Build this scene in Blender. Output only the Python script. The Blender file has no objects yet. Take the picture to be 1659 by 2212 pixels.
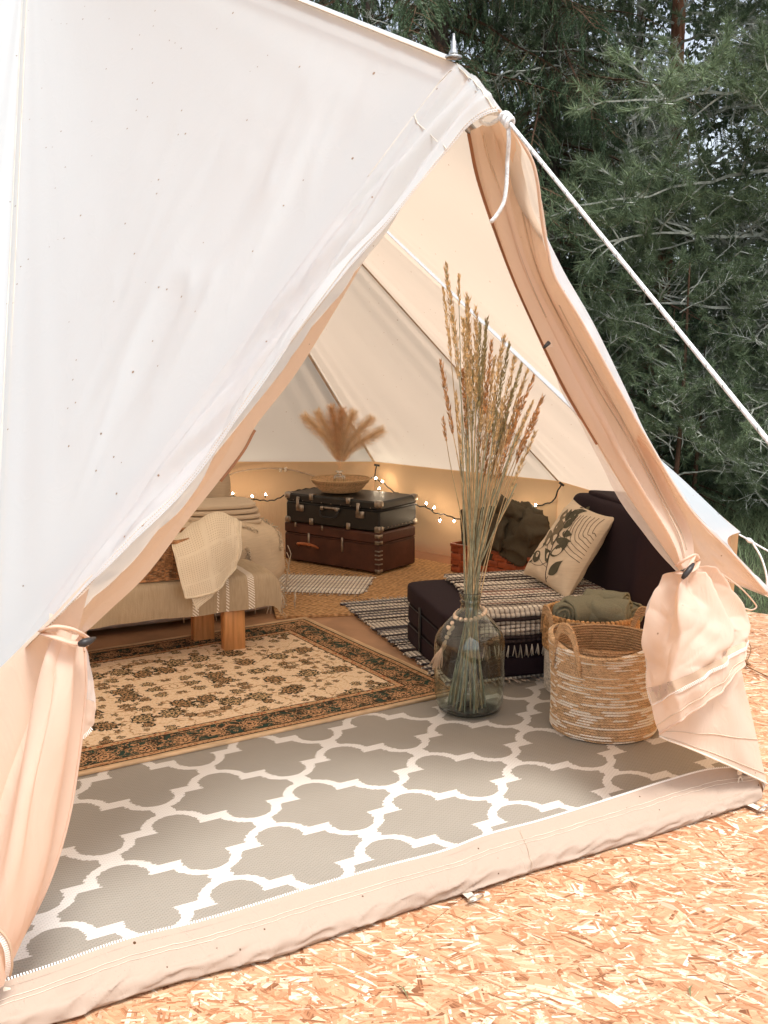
import bpy, math, random
import numpy as np
from mathutils import Vector, Matrix, noise as mnoise
R = random.Random(7)
NR = np.random.RandomState(7)
rad = math.radians
SC = bpy.context.scene
COL = SC.collection

# ------------------------------------------------------------------ camera
FPX, CX, CY, HY, CAMZ = 2300.0, 829.5, 1106.0, 740.0, 1.4      # measured on the photo (1659 x 2212 units)
PITCH = math.atan((CY - HY) / FPX)
cam_d = bpy.data.cameras.new('camera'); cam = bpy.data.objects.new('camera', cam_d); COL.objects.link(cam)
cam.location = (0, 0, CAMZ); cam.rotation_euler = (math.pi / 2 - PITCH, 0, 0)
cam_d.sensor_fit = 'HORIZONTAL'; cam_d.sensor_width = 36; cam_d.lens = 36 * FPX / 1659; cam_d.clip_end = 300; cam_d.clip_start = 0.05
SC.camera = cam
# ------------------------------------------------------------------ daylight
SUN_EL, SUN_AZ = rad(62), rad(150)          # azimuth clockwise from +Y: behind the camera, to the right
wd = bpy.data.worlds.new('World'); SC.world = wd; wd.use_nodes = True
wn = wd.node_tree; bg = wn.nodes['Background']
sky = wn.nodes.new('ShaderNodeTexSky'); sky.sky_type = 'NISHITA'; sky.sun_disc = False
sky.sun_elevation = SUN_EL; sky.sun_rotation = SUN_AZ; sky.air_density = 0.8; sky.dust_density = 3.0; sky.ozone_density = 0.6
hs = wn.nodes.new('ShaderNodeHueSaturation'); hs.inputs['Saturation'].default_value = 0.45; wn.links.new(sky.outputs[0], hs.inputs['Color']); wn.links.new(hs.outputs[0], bg.inputs[0]); bg.inputs[1].default_value = 0.12
sl = bpy.data.lights.new('sun', 'SUN'); sl.energy = 1.5; sl.angle = rad(14); sl.color = (1, 0.975, 0.94)
sun = bpy.data.objects.new('sun', sl); COL.objects.link(sun)
sd = Vector((math.sin(SUN_AZ) * math.cos(SUN_EL), math.cos(SUN_AZ) * math.cos(SUN_EL), math.sin(SUN_EL)))
sun.rotation_euler = sd.to_track_quat('Z', 'Y').to_euler(); sun.location = sd * 20
SC.view_settings.view_transform = 'Standard'; SC.view_settings.look = 'None'; SC.view_settings.gamma = 1
SC.view_settings.use_curve_mapping = False; SC.view_settings.exposure = 1.35
SC.render.engine = 'CYCLES'; SC.cycles.max_bounces = 10; SC.cycles.transparent_max_bounces = 16
SC.cycles.diffuse_bounces = 6; SC.cycles.transmission_bounces = 10

# ------------------------------------------------------------------ measuring helpers
CP, SP = math.cos(PITCH), math.sin(PITCH)
def ray(x, y):
    X = (x - CX) / FPX; Y = -(y - CY) / FPX
    return Vector((X, CP + Y * SP, -SP + Y * CP))
def Z(x, y, z=0.0):
    d = ray(x, y); return Vector((0, 0, CAMZ)) + d * ((z - CAMZ) / d.z)
def W(x, y, Y):
    d = ray(x, y); return Vector((0, 0, CAMZ)) + d * (Y / d.y)
PL = Vector((-.805, 2.039, 0)); PR_ = Vector((1.133, 3.095, 0)); PK = Vector((.162, 2.617, 2.045))
DN = (PK - PL).cross(PR_ - PL).normalized()
if DN.y > 0: DN = -DN
def Dp(x, y, off=0.0):                       # point of the (leaning) door plane, off metres outwards
    d = ray(x, y); o = Vector((0, 0, CAMZ))
    return o + d * ((PL + DN * off - o).dot(DN) / d.dot(DN))
def ns(x, y=0, z=0): return mnoise.noise(Vector((x, y, z)))

# ------------------------------------------------------------------ objects
def tag(o, label=None, cat=None, group=None, kind=None):
    if label: o['label'] = label
    if cat: o['category'] = cat
    if group: o['group'] = group
    if kind: o['kind'] = kind
    return o
def thing(name, label, cat, loc=(0, 0, 0), rotz=0.0, group=None):
    o = bpy.data.objects.new(name, None); COL.objects.link(o)
    o.empty_display_size = .1; o.location = loc; o.rotation_euler = (0, 0, rotz)
    return tag(o, label, cat, group)
def frame(o):
    m = Matrix.Translation(o.location) @ o.rotation_euler.to_matrix().to_4x4()
    return frame(o.parent) @ m if o.parent is not None else m
class MB:
    def __init__(s): s.v = []; s.f = []; s.c = []; s.col = None; s.uv = {}
    def add(s, vs, fs):
        b = len(s.v); s.v += [tuple(p) for p in vs]; s.f += [tuple(b + i for i in f) for f in fs]
        if s.col is not None: s.c += [s.col] * len(vs)
        return b
    def box(s, c, size, M=None, taper=1.0):
        hx, hy, hz = [a / 2 for a in size]; c = Vector(c)
        vs = []
        for z in (-1, 1):
            t = taper if z > 0 else 1
            for x, y in ((-1, -1), (1, -1), (1, 1), (-1, 1)):
                p = Vector((x * hx * t, y * hy * t, z * hz))
                if M is not None: p = M @ p
                vs.append(p + c)
        s.add(vs, [(3, 2, 1, 0), (4, 5, 6, 7), (0, 1, 5, 4), (1, 2, 6, 5), (2, 3, 7, 6), (3, 0, 4, 7)])
    def rbox(s, c, size, r=.004, M=None):     # box with chamfered edges
        hx, hy, hz = [a / 2 for a in size]; c = Vector(c); vs = []; fs = []
        r = min(r, hx * .49, hy * .49, hz * .49)
        rings = [(hz - r, r * .99)] ; lv = [(-hz, r), (-hz + r, 0), (hz - r, 0), (hz, r)]
        for z, ins in lv:
            x, y = hx - ins, hy - ins
            k = r if ins == 0 else r * .4
            for px, py in ((-x + k, -y), (x - k, -y), (x, -y + k), (x, y - k), (x - k, y), (-x + k, y), (-x, y - k), (-x, -y + k)):
                p = Vector((px, py, z))
                if M is not None: p = M @ p
                vs.append(p + c)
        for k in range(3):
            for i in range(8): j = (i + 1) % 8; fs.append((k * 8 + i, k * 8 + j, k * 8 + 8 + j, k * 8 + 8 + i))
        fs.append(tuple(range(7, -1, -1))); fs.append(tuple(range(24, 32)))
        s.add(vs, fs)
    def tube(s, pts, r, n=8, closed=False, cap=True, flat=1.0, up=None):
        pts = [Vector(p) for p in pts]; N = len(pts)
        rs = r if isinstance(r, (list, tuple)) else [r] * N
        vs = []; prev = None
        for i, p in enumerate(pts):
            if closed: t = pts[(i + 1) % N] - pts[i - 1]
            else: t = pts[min(i + 1, N - 1)] - pts[max(i - 1, 0)]
            if t.length < 1e-9: t = Vector((0, 0, 1))
            t.normalize()
            if up is not None: a = Vector(up)
            elif prev is None: a = Vector((0, 0, 1)) if abs(t.z) < .9 else Vector((1, 0, 0))
            else: a = prev
            b = (a - t * a.dot(t))
            if b.length < 1e-6: b = t.orthogonal()
            b.normalize(); prev = b; c = t.cross(b)
            for k in range(n):
                th = 2 * math.pi * k / n
                vs.append(p + b * math.cos(th) * rs[i] * flat + c * math.sin(th) * rs[i])
        fs = []
        for i in range(N if closed else N - 1):
            j = (i + 1) % N
            for k in range(n):
                k2 = (k + 1) % n; fs.append((i * n + k, i * n + k2, j * n + k2, j * n + k))
        if cap and not closed: fs.append(tuple(range(n - 1, -1, -1))); fs.append(tuple((N - 1) * n + k for k in range(n)))
        s.add(vs, fs)
    def lathe(s, prof, n=48, c=(0, 0, 0), sx=1, sy=1, close=False):
        c = Vector(c); vs = []; fs = []
        for r, z in prof:
            for k in range(n):
                a = 2 * math.pi * k / n; vs.append(c + Vector((r * sx * math.cos(a), r * sy * math.sin(a), z)))
        for i in range(len(prof) - 1):
            for k in range(n):
                k2 = (k + 1) % n; fs.append((i * n + k, i * n + k2, (i + 1) * n + k2, (i + 1) * n + k))
        if close: fs.append(tuple(range(n - 1, -1, -1)))
        s.add(vs, fs)
    def grid(s, G):                             # G[i][j] -> Vector
        nu = len(G[0]); vs = [p for row in G for p in row]; fs = []
        for i in range(len(G) - 1):
            for j in range(nu - 1): fs.append((i * nu + j, i * nu + j + 1, (i + 1) * nu + j + 1, (i + 1) * nu + j))
        s.add(vs, fs)
    def soft(s, c, size, M=None, k=6, n=14, amp=0, fr=8, seed=0, fn=None):   # rounded, slightly lumpy cushion
        c = Vector(c); h = Vector(size) / 2; vs = []; fs = []
        for ax in range(3):
            for sg in (-1, 1):
                b = len(vs)
                for i in range(n + 1):
                    for j in range(n + 1):
                        u = math.sin((i / n * 2 - 1) * math.pi / 2 * .98) ; w = math.sin((j / n * 2 - 1) * math.pi / 2 * .98)
                        p = [0, 0, 0]; p[ax] = sg; p[(ax + 1) % 3] = u; p[(ax + 2) % 3] = w * sg
                        L = sum(abs(q) ** k for q in p) ** (1 / k)
                        q = Vector((p[0] / L * h.x, p[1] / L * h.y, p[2] / L * h.z))
                        if fn: q = fn(q, h)
                        if amp:
                            nr = q.normalized(); q = q + nr * amp * (ns(q.x * fr + seed, q.y * fr, q.z * fr) + .5 * ns(q.x * fr * 2.3, q.y * fr * 2.3 + seed, q.z * fr * 2.3))
                        if M is not None: q = M @ q
                        vs.append(q + c)
                for i in range(n):
                    for j in range(n):
                        a = b + i * (n + 1) + j; fs.append((a, a + n + 1, a + n + 2, a + 1))
        s.add(vs, fs)
    def build(s, name, mat, parent=None, smooth=True, local=False, merge=False):
        me = bpy.data.meshes.new(name)
        vs = s.v
        if parent is not None and not local:
            Mi = frame(parent).inverted()
            A = np.array(vs, dtype=float).reshape(-1, 3); M = np.array(Mi)
            A = A @ M[:3, :3].T + M[:3, 3]; vs = A.tolist()
        me.from_pydata(vs, [], s.f)
        if s.c:
            ca = me.color_attributes.new('Col', 'FLOAT_COLOR', 'POINT')
            ca.data.foreach_set('color', np.array([(c[0], c[1], c[2], 1) for c in s.c], dtype=np.float32).ravel())
        if merge:
            import bmesh
            bm = bmesh.new(); bm.from_mesh(me); bmesh.ops.remove_doubles(bm, verts=bm.verts, dist=1e-5)
            bmesh.ops.recalc_face_normals(bm, faces=bm.faces); bm.to_mesh(me); bm.free()
        me.polygons.foreach_set('use_smooth', [smooth] * len(me.polygons))
        if mat: me.materials.append(mat)
        me.update()
        o = bpy.data.objects.new(name, me); COL.objects.link(o)
        if parent is not None: o.parent = parent
        return o
def tri_mesh(name, V, mats, parent=None, midx=None, quads=False):     # numpy triangle soup
    n = 4 if quads else 3
    me = bpy.data.meshes.new(name); V = np.asarray(V, dtype=np.float32).reshape(-1, 3)
    F = len(V) // n
    me.vertices.add(len(V)); me.vertices.foreach_set('co', V.ravel())
    me.loops.add(F * n); me.loops.foreach_set('vertex_index', np.arange(F * n, dtype=np.int32))
    me.polygons.add(F); me.polygons.foreach_set('loop_start', np.arange(0, F * n, n, dtype=np.int32))
    me.polygons.foreach_set('loop_total', np.full(F, n, dtype=np.int32))
    for m in mats: me.materials.append(m)
    if midx is not None: me.polygons.foreach_set('material_index', np.asarray(midx, dtype=np.int32))
    me.update(calc_edges=True)
    o = bpy.data.objects.new(name, me); COL.objects.link(o)
    if parent is not None: o.parent = parent
    return o
def cr(P, t):                                   # Catmull-Rom through a list, t in 0..1 by chord length
    P = [Vector(p) for p in P]; L = [0.0]
    for a, b in zip(P, P[1:]): L.append(L[-1] + max((b - a).length, 1e-6))
    s = t * L[-1]; i = 0
    while i < len(P) - 2 and s > L[i + 1]: i += 1
    u = (s - L[i]) / (L[i + 1] - L[i]); a = P[max(i - 1, 0)]; b = P[i]; c = P[i + 1]; d = P[min(i + 2, len(P) - 1)]
    if i == 0: a = b * 2 - c
    if i == len(P) - 2: d = c * 2 - b
    return .5 * ((2 * b) + (c - a) * u + (2 * a - 5 * b + 4 * c - d) * u * u + (3 * b - a - 3 * c + d) * u ** 3)
def crv(P, n): return [cr(P, i / (n - 1)) for i in range(n)]
def cloth(rows, nu=40, nv=40, disp=None):       # rows: point lists; smooth sheet through them
    RR = [crv(r, nu) if len(r) > 2 else [Vector(r[0]).lerp(Vector(r[1]), i / (nu - 1)) for i in range(nu)] for r in rows]
    G = [[None] * nu for _ in range(nv)]
    nr = len(rows)
    for j in range(nu):
        colp = [RR[k][j] for k in range(nr)]
        for i in range(nv):
            t = i / (nv - 1) * (nr - 1); k = min(int(t), nr - 2); u = t - k
            b, c = colp[k], colp[k + 1]
            a = colp[k - 1] if k > 0 else b * 2 - c
            d = colp[k + 2] if k + 2 < nr else c * 2 - b
            if nr == 2: G[i][j] = b.lerp(c, u)
            else: G[i][j] = .5 * ((2 * b) + (c - a) * u + (2 * a - 5 * b + 4 * c - d) * u * u + (3 * b - a - 3 * c + d) * u ** 3)
    if disp:
        H = [[None] * nu for _ in range(nv)]
        for i in range(nv):
            for j in range(nu):
                du = G[i][min(j + 1, nu - 1)] - G[i][max(j - 1, 0)]; dv = G[min(i + 1, nv - 1)][j] - G[max(i - 1, 0)][j]
                n = du.cross(dv); n = n.normalized() if n.length > 1e-10 else Vector((0, 0, 1))
                H[i][j] = G[i][j] + n * disp(j / (nu - 1), i / (nv - 1))
        G = H
    return G
def strip_along(P, w, nrm, lift=0.002, seg=None):   # a flat tape of width w along a polyline
    mb = MB(); G0 = []; G1 = []
    for i, p in enumerate(P):
        t = (P[min(i + 1, len(P) - 1)] - P[max(i - 1, 0)]).normalized(); n = nrm(i) if callable(nrm) else Vector(nrm)
        s = t.cross(n).normalized(); G0.append(p + n * lift - s * w / 2); G1.append(p + n * lift + s * w / 2)
    mb.grid([G0, G1]); return mb

# ------------------------------------------------------------------ material nodes
class NT:
    def __init__(s, name):
        s.mat = bpy.data.materials.new(name); s.mat.use_nodes = True; s.t = s.mat.node_tree; s.t.nodes.clear()
        s.out = s.t.nodes.new('ShaderNodeOutputMaterial'); s._tc = None
    def nd(s, ty, **kw):
        n = s.t.nodes.new(ty)
        for k, v in kw.items(): setattr(n, k, v)
        return n
    def lk(s, a, b):
        if isinstance(a, (int, float)): b.default_value = a
        elif isinstance(a, (tuple, list)): b.default_value = tuple(a) + ((1,) if len(a) == 3 and b.type == 'RGBA' else ())
        else: s.t.links.new(a, b)
    def tc(s, k='Object'):
        if s._tc is None: s._tc = s.nd('ShaderNodeTexCoord')
        return s._tc.outputs[k]
    def m(s, op, a, b=0.0, c=None, clamp=False):
        n = s.nd('ShaderNodeMath', operation=op); n.use_clamp = clamp; s.lk(a, n.inputs[0]); s.lk(b, n.inputs[1])
        if c is not None: s.lk(c, n.inputs[2])
        return n.outputs[0]
    def map(s, v=None, loc=(0, 0, 0), rot=(0, 0, 0), scale=(1, 1, 1)):
        n = s.nd('ShaderNodeMapping'); s.lk(v if v is not None else s.tc(), n.inputs[0]); n.inputs[1].default_value = loc; n.inputs[2].default_value = rot; n.inputs[3].default_value = scale
        return n.outputs[0]
    def noise(s, v=None, scale=5, detail=3, rough=.5, dist=0, out=0):
        n = s.nd('ShaderNodeTexNoise'); s.lk(v if v is not None else s.tc(), n.inputs['Vector'])
        n.inputs['Scale'].default_value = scale; n.inputs['Detail'].default_value = detail; n.inputs['Roughness'].default_value = rough; n.inputs['Distortion'].default_value = dist
        return n.outputs[out]
    def vor(s, v=None, scale=5, feature='F1', out='Distance', rnd=1.0):
        n = s.nd('ShaderNodeTexVoronoi', feature=feature); s.lk(v if v is not None else s.tc(), n.inputs['Vector']); n.inputs['Scale'].default_value = scale; n.inputs['Randomness'].default_value = rnd
        return n.outputs[out]
    def wave(s, v=None, scale=5, dist=0, dirn='X', dscale=1):
        n = s.nd('ShaderNodeTexWave'); n.bands_direction = dirn; s.lk(v if v is not None else s.tc(), n.inputs['Vector']); n.inputs['Scale'].default_value = scale; n.inputs['Distortion'].default_value = dist; n.inputs['Detail Scale'].default_value = dscale
        return n.outputs['Fac']
    def white(s, v, dim='1D', out='Value'):
        n = s.nd('ShaderNodeTexWhiteNoise', noise_dimensions=dim)
        s.lk(v, n.inputs['W'] if dim == '1D' else n.inputs['Vector']); return n.outputs[out]
    def sep(s, v):
        n = s.nd('ShaderNodeSeparateXYZ'); s.lk(v, n.inputs[0]); return n.outputs
    def com(s, x, y, z=0.0):
        n = s.nd('ShaderNodeCombineXYZ'); s.lk(x, n.inputs[0]); s.lk(y, n.inputs[1]); s.lk(z, n.inputs[2]); return n.outputs[0]
    def ramp(s, f, stops, interp='LINEAR'):
        n = s.nd('ShaderNodeValToRGB'); e = n.color_ramp.elements; n.color_ramp.interpolation = interp
        while len(e) < len(stops): e.new(1.0)
        for el, (p, c) in zip(e, stops): el.position = p; el.color = tuple(c) + (1,) if len(c) == 3 else c
        s.lk(f, n.inputs[0]); return n.outputs[0]
    def mix(s, f, a, b, mode='MIX'):
        n = s.nd('ShaderNodeMix', data_type='RGBA', blend_type=mode); s.lk(f, n.inputs[0]); s.lk(a, n.inputs[6]); s.lk(b, n.inputs[7]); return n.outputs[2]
    def bump(s, h, strength=.3, dist=.01, nrm=None):
        n = s.nd('ShaderNodeBump'); n.inputs['Strength'].default_value = strength; n.inputs['Distance'].default_value = dist; s.lk(h, n.inputs['Height'])
        if nrm is not None: s.lk(nrm, n.inputs['Normal'])
        return n.outputs[0]
    def pbr(s, col, rough=.8, nrm=None, metal=0, sheen=0, spec=.3, **kw):
        n = s.nd('ShaderNodeBsdfPrincipled'); s.lk(col, n.inputs['Base Color']); s.lk(rough, n.inputs['Roughness'])
        n.inputs['Metallic'].default_value = metal; n.inputs['Sheen Weight'].default_value = sheen; n.inputs['Specular IOR Level'].default_value = spec
        for k, v in kw.items(): s.lk(v, n.inputs[k.replace('_', ' ')])
        if nrm is not None: s.lk(nrm, n.inputs['Normal'])
        return n.outputs[0]
    def done(s, sh): s.lk(sh, s.out.inputs[0]); return s.mat
def simple(name, col, rough=.8, var=.12, scale=12, bump=.2, bscale=80, metal=0, sheen=0, spec=.3, bd=.003):
    t = NT(name); f = t.noise(scale=scale, detail=4)
    c2 = tuple(max(0, c * (1 - var * 2)) for c in col); c1 = tuple(min(1, c * (1 + var)) for c in col)
    c = t.ramp(f, [(.3, c2), (.7, c1)])
    return t.done(t.pbr(c, rough, t.bump(t.noise(scale=bscale, detail=3), bump, bd), metal, sheen, spec))
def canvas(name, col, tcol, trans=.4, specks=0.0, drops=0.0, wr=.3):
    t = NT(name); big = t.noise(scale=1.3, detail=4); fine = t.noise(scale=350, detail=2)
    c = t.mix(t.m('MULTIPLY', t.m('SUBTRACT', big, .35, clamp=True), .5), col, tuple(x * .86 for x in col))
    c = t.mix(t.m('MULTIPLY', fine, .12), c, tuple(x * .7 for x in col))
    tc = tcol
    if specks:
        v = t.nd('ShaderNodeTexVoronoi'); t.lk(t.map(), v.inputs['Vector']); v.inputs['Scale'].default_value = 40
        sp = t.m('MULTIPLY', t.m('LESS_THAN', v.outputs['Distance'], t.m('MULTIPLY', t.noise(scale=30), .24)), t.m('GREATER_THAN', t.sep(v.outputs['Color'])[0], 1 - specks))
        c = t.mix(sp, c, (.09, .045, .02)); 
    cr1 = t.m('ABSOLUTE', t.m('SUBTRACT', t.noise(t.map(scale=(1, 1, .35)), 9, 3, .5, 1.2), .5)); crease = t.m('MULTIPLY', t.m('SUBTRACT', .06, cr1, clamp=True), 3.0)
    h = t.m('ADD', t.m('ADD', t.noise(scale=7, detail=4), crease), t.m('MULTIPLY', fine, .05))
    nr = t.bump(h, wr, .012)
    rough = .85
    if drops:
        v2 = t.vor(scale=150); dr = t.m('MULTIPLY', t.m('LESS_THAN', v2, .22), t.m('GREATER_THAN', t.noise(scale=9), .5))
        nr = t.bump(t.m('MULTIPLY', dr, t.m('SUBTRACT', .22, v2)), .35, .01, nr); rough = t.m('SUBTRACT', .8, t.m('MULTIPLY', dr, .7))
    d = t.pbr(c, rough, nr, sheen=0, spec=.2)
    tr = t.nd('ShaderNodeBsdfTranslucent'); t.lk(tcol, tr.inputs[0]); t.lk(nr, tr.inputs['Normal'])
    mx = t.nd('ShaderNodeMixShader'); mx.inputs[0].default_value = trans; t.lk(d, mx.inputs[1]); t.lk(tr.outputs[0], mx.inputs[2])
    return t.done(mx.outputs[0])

M = {}
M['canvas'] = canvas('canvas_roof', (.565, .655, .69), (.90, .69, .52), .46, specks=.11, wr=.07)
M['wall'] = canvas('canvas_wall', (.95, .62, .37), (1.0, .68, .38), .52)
M['flap'] = canvas('canvas_flap', (.72, .595, .49), (.96, .70, .50), .42, specks=.02)
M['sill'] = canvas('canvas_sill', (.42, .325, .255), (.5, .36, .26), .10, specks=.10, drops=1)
M['hem'] = simple('hem_tape', (.72, .62, .50), .85, bscale=300)
M['tape'] = simple('zip_tape', (.55, .40, .28), .85, bscale=400)
M['teeth'] = simple('zip_teeth', (.85, .80, .74), .45, .03, bump=.02)
M['thread'] = simple('stitch_thread', (.60, .46, .34), .9)
M['brownzip'] = simple('dark_zip', (.36, .17, .085), .7)
M['rope'] = simple('white_rope', (.78, .78, .76), .8, .15, 90, .5, 300)
M['metal'] = simple('steel', (.55, .54, .52), .32, .05, metal=1, bump=.05)
M['horn'] = simple('dark_toggle', (.035, .03, .028), .4)
M['black'] = simple('black_plastic', (.02, .02, .02), .45)
def net():
    t = NT('mosquito_net'); d = t.pbr((.86, .80, .76), .9); tr = t.nd('ShaderNodeBsdfTransparent'); tl = t.nd('ShaderNodeBsdfTranslucent'); tl.inputs[0].default_value = (.8, .72, .66, 1)
    a = t.nd('ShaderNodeMixShader'); a.inputs[0].default_value = .4; t.lk(d, a.inputs[1]); t.lk(tl.outputs[0], a.inputs[2])
    b = t.nd('ShaderNodeMixShader'); b.inputs[0].default_value = .3; t.lk(a.outputs[0], b.inputs[1]); t.lk(tr.outputs[0], b.inputs[2])
    return t.done(b.outputs[0])
M['net'] = net()
# ================================================================== GROUND AND DECK
def osb():
    t = NT('strand_board'); obj_info = t.nd('ShaderNodeObjectInfo'); 
    off = t.m('MULTIPLY', obj_info.outputs['Random'], 50.0)
    def rs(v, a, sc, loc=(0, 0, 0)): return t.map(t.map(v, loc=loc, rot=(0, 0, rad(a))), scale=sc)
    base = t.nd('ShaderNodeVectorMath', operation='ADD'); t.lk(t.tc(), base.inputs[0]); t.lk(t.com(off, off, 0.0), base.inputs[1])
    wob = t.nd('ShaderNodeVectorMath', operation='MULTIPLY_ADD')
    t.lk(t.noise(base.outputs[0], 9, 2, out=1), wob.inputs[0]); wob.inputs[1].default_value = (.012, .012, .0); t.lk(base.outputs[0], wob.inputs[2])
    P = wob.outputs[0]
    stops = [(0, (.18, .07, .03)), (.08, (.36, .16, .075)), (.30, (.45, .245, .135)), (.55, (.51, .31, .175)), (.78, (.60, .44, .29)), (1, (.74, .66, .54))]
    col = t.ramp(t.noise(t.map(P, scale=(14, 70, 1)), 1, 5, .75), [(.25, stops[1][1]), (.42, stops[2][1]), (.55, stops[3][1]), (.7, stops[4][1])]); hgt = .5
    spec = [(-38, 6, 22, .42), (64, 6, 24, .38), (8, 6, 26, .40), (-82, 7, 26, .34), (32, 7, 30, .38), (-12, 6, 26, .34), (-58, 9, 44, .36), (86, 10, 50, .28), (18, 9, 60, .40), (-26, 11, 70, .42), (48, 14, 90, .32), (-70, 15, 90, .28), (2, 13, 100, .40), (-40, 20, 140, .34)]
    for k, (a, sx, sy, cov) in enumerate(spec):
        mp = rs(P, a, (sx * 1.12, sy * 1.12, 1), (k * 3.7, k * 1.3, 0))
        v = t.nd('ShaderNodeTexVoronoi'); t.lk(mp, v.inputs['Vector']); v.inputs['Scale'].default_value = 1; v.distance = 'CHEBYCHEV'; v.inputs['Randomness'].default_value = .85
        r = t.sep(v.outputs['Color']); lim = t.m('ADD', .24, t.m('MULTIPLY', r[2], .34)); inn_ = t.m('MULTIPLY', t.m('LESS_THAN', r[0], cov), t.m('LESS_THAN', v.outputs['Distance'], lim))
        rimm = t.m('MULTIPLY', inn_, t.m('GREATER_THAN', v.outputs['Distance'], t.m('SUBTRACT', lim, .045)))
        gr = t.noise(rs(P, a, (10, 300, 1)), 1, 3, .7)
        cc = t.ramp(t.m('ADD', t.m('MULTIPLY', r[1], .95), t.m('MULTIPLY', t.m('SUBTRACT', gr, .5), .7)), stops)
        cc = t.mix(t.m('MULTIPLY', rimm, .5), cc, (.34, .12, .045))
        col = t.mix(inn_, col, cc); hgt = t.m('ADD', t.m('MULTIPLY', inn_, t.m('MULTIPLY', r[2], .5)), t.m('MULTIPLY', hgt, .8))
    edge = t.noise(rs(P, -8, (30, 90, 1)), 1, 5, .75)
    pit = t.m('LESS_THAN', edge, .365)
    col = t.mix(t.m('MULTIPLY', pit, .8), col, (.14, .04, .015))
    hh = t.m('SUBTRACT', hgt, t.m('MULTIPLY', pit, .5))
    return t.done(t.pbr(col, .6, t.bump(hh, .6, .0025), spec=.35))
M['osb'] = osb()
M['soil'] = simple('forest_soil', (.05, .055, .025), .95, .3, 3, .6, 20, bd=.05)
g = MB(); N_ = 60
G = [[Vector((-60 + 120 * j / N_, -30 + 120 * i / N_, -.16 + (.05 * ns(j * .7, i * .7) if i > 20 else 0))) for j in range(N_ + 1)] for i in range(N_ + 1)]
g.grid(G); tag(g.build('ground', M['soil']), 'dark mossy ground under the trees', kind='structure')
E1 = Vector((.81, -.587, 0)).normalized(); E2 = Vector((.587, .81, 0)).normalized(); EO = Vector((1.95, 5.455, 0))
deck = thing('deck', 'strand board deck under the tent', None, (EO.x, EO.y, 0), math.atan2(E1.y, E1.x)); deck['kind'] = 'structure'
fr = MB(); fr.box((-1.2, -4.0, -.085), (9.6, 8.1, .13)); fr.build('deck_frame', simple('deck_timber', (.25, .16, .09)), deck, local=True, smooth=False)
bm0 = MB(); bm0.box((0, 0, -.009), (2.438, 1.218, .018)); proto = None
for i in range(5):
    for j in range(7):
        x = -6.3 + i * 2.44 + (1.22 if j % 2 else 0) + .5; y = -.62 - j * 1.22
        if x > 4.4: continue
        if proto is None: proto = bm0.build('board', M['osb'], deck, local=True, smooth=False); o = proto
        else: o = proto.copy(); COL.objects.link(o)
        o.location = (x, y, -.0 + .0006 * R.uniform(-1, 0))

# ================================================================== TENT
A = Vector((-1.50, 4.87, 3.28))
H6 = .6
EL = Z(-10, 1464, .6); ER = Vector((1.245, 3.30, .6))
V1 = Vector((-.061, 7.185, .6)); V2 = Vector((1.027, 6.161, .6)); V3 = Vector((1.60, 4.70, .56)); V0 = Vector((-1.55, 7.19, .6))
VL = [Vector((-2.35, 2.3, .6)), Vector((-3.45, 3.5, .6)), Vector((-3.72, 5.0, .6)), Vector((-2.95, 6.45, .6))]
tent = thing('bell_tent', 'large cream canvas bell tent with its doorway tied open', 'tent', (A.x, A.y, 0))
def ctrx(a, b): return (a + b) / 2
kr = None
def panel(name, a, edge, mat, nu=46, nv=60, sag=.05, wr=.006, label=None, seed=0):

    E = crv(edge, nu); G = []
    for i in range(nv):
        v = (i / (nv - 1)) ** .8; row = []
        for j in range(nu):
            u = j / (nu - 1); p = (E[0].lerp(E[-1], u).lerp(E[j], v ** 5) if edge is kr else E[j]).lerp(a, 1 - v)
            row.append(p)
        G.append(row)
    n = (E[-1] - a).cross(E[0] - a).normalized()
    if n.z < 0: n = -n
    for i in range(nv):
        v = (i / (nv - 1)) ** .8
        for j in range(nu):
            u = j / (nu - 1); s = math.sin(math.pi * u) * math.sin(math.pi * min(v, 1)) 
            fold = math.exp(-min(u, 1 - u) * 9) * math.exp(-(1 - v) * 2.2) * math.sin(min(u, 1 - u) * 60 + seed) * wr * (2.0 if 0 < v < .999 else 0)
            w = ns(u * 5 + seed, v * 3, seed) * wr * math.sin(math.pi * u)
            if seed == 1:
                d_ = 1 - v; fold += min(1, d_ * 14) * math.exp(-d_ * 7) * (.030 * ns(d_ * 16 + u * 3.5, u * 3.0, 8) + .014 * (1 - min(1, abs(ns(d_ * 30 + u * 6, u * 4, 5)) * 3)) ** 2) * math.sin(math.pi * min(1, u + .05))
            G[i][j] = G[i][j] - n * (s * sag) + n * (fold * min(1, (1 - v) * 12) + w * min(1, (1 - v) * 8) * (1 if v > .02 else 0))
    mb = MB(); mb.grid(G); o = mb.build(name, mat, tent)
    if label: o['label'] = label
    return G
def K_left(u): return PK.lerp(EL, u) - DN * (.02 * math.sin(math.pi * u))
kl = [K_left(i / 14) for i in range(15)]
GL = panel('roof_panel', A, kl, M['canvas'], 110, 130, .03, .0015, 'outer roof panel left of the doorway', 1)
kr_px = [(980, 135, .0), (1046, 190, .0), (1083, 240, .0), (1107, 300, .0), (1130, 370, .0), (1150, 440, .0), (1176, 500, 0), (1220, 590, .0), (1283, 700, .0), (1356, 850, .0), (1403, 950, .0), (1500, 1107, .0), (1600, 1208, .0)]
kr = [PK] + [Dp(x, y, o) for x, y, o in kr_px[1:]] + [ER]
panel('roof_panel', A, kr, M['canvas'], 60, 50, .02, .003, None, 2)
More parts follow.
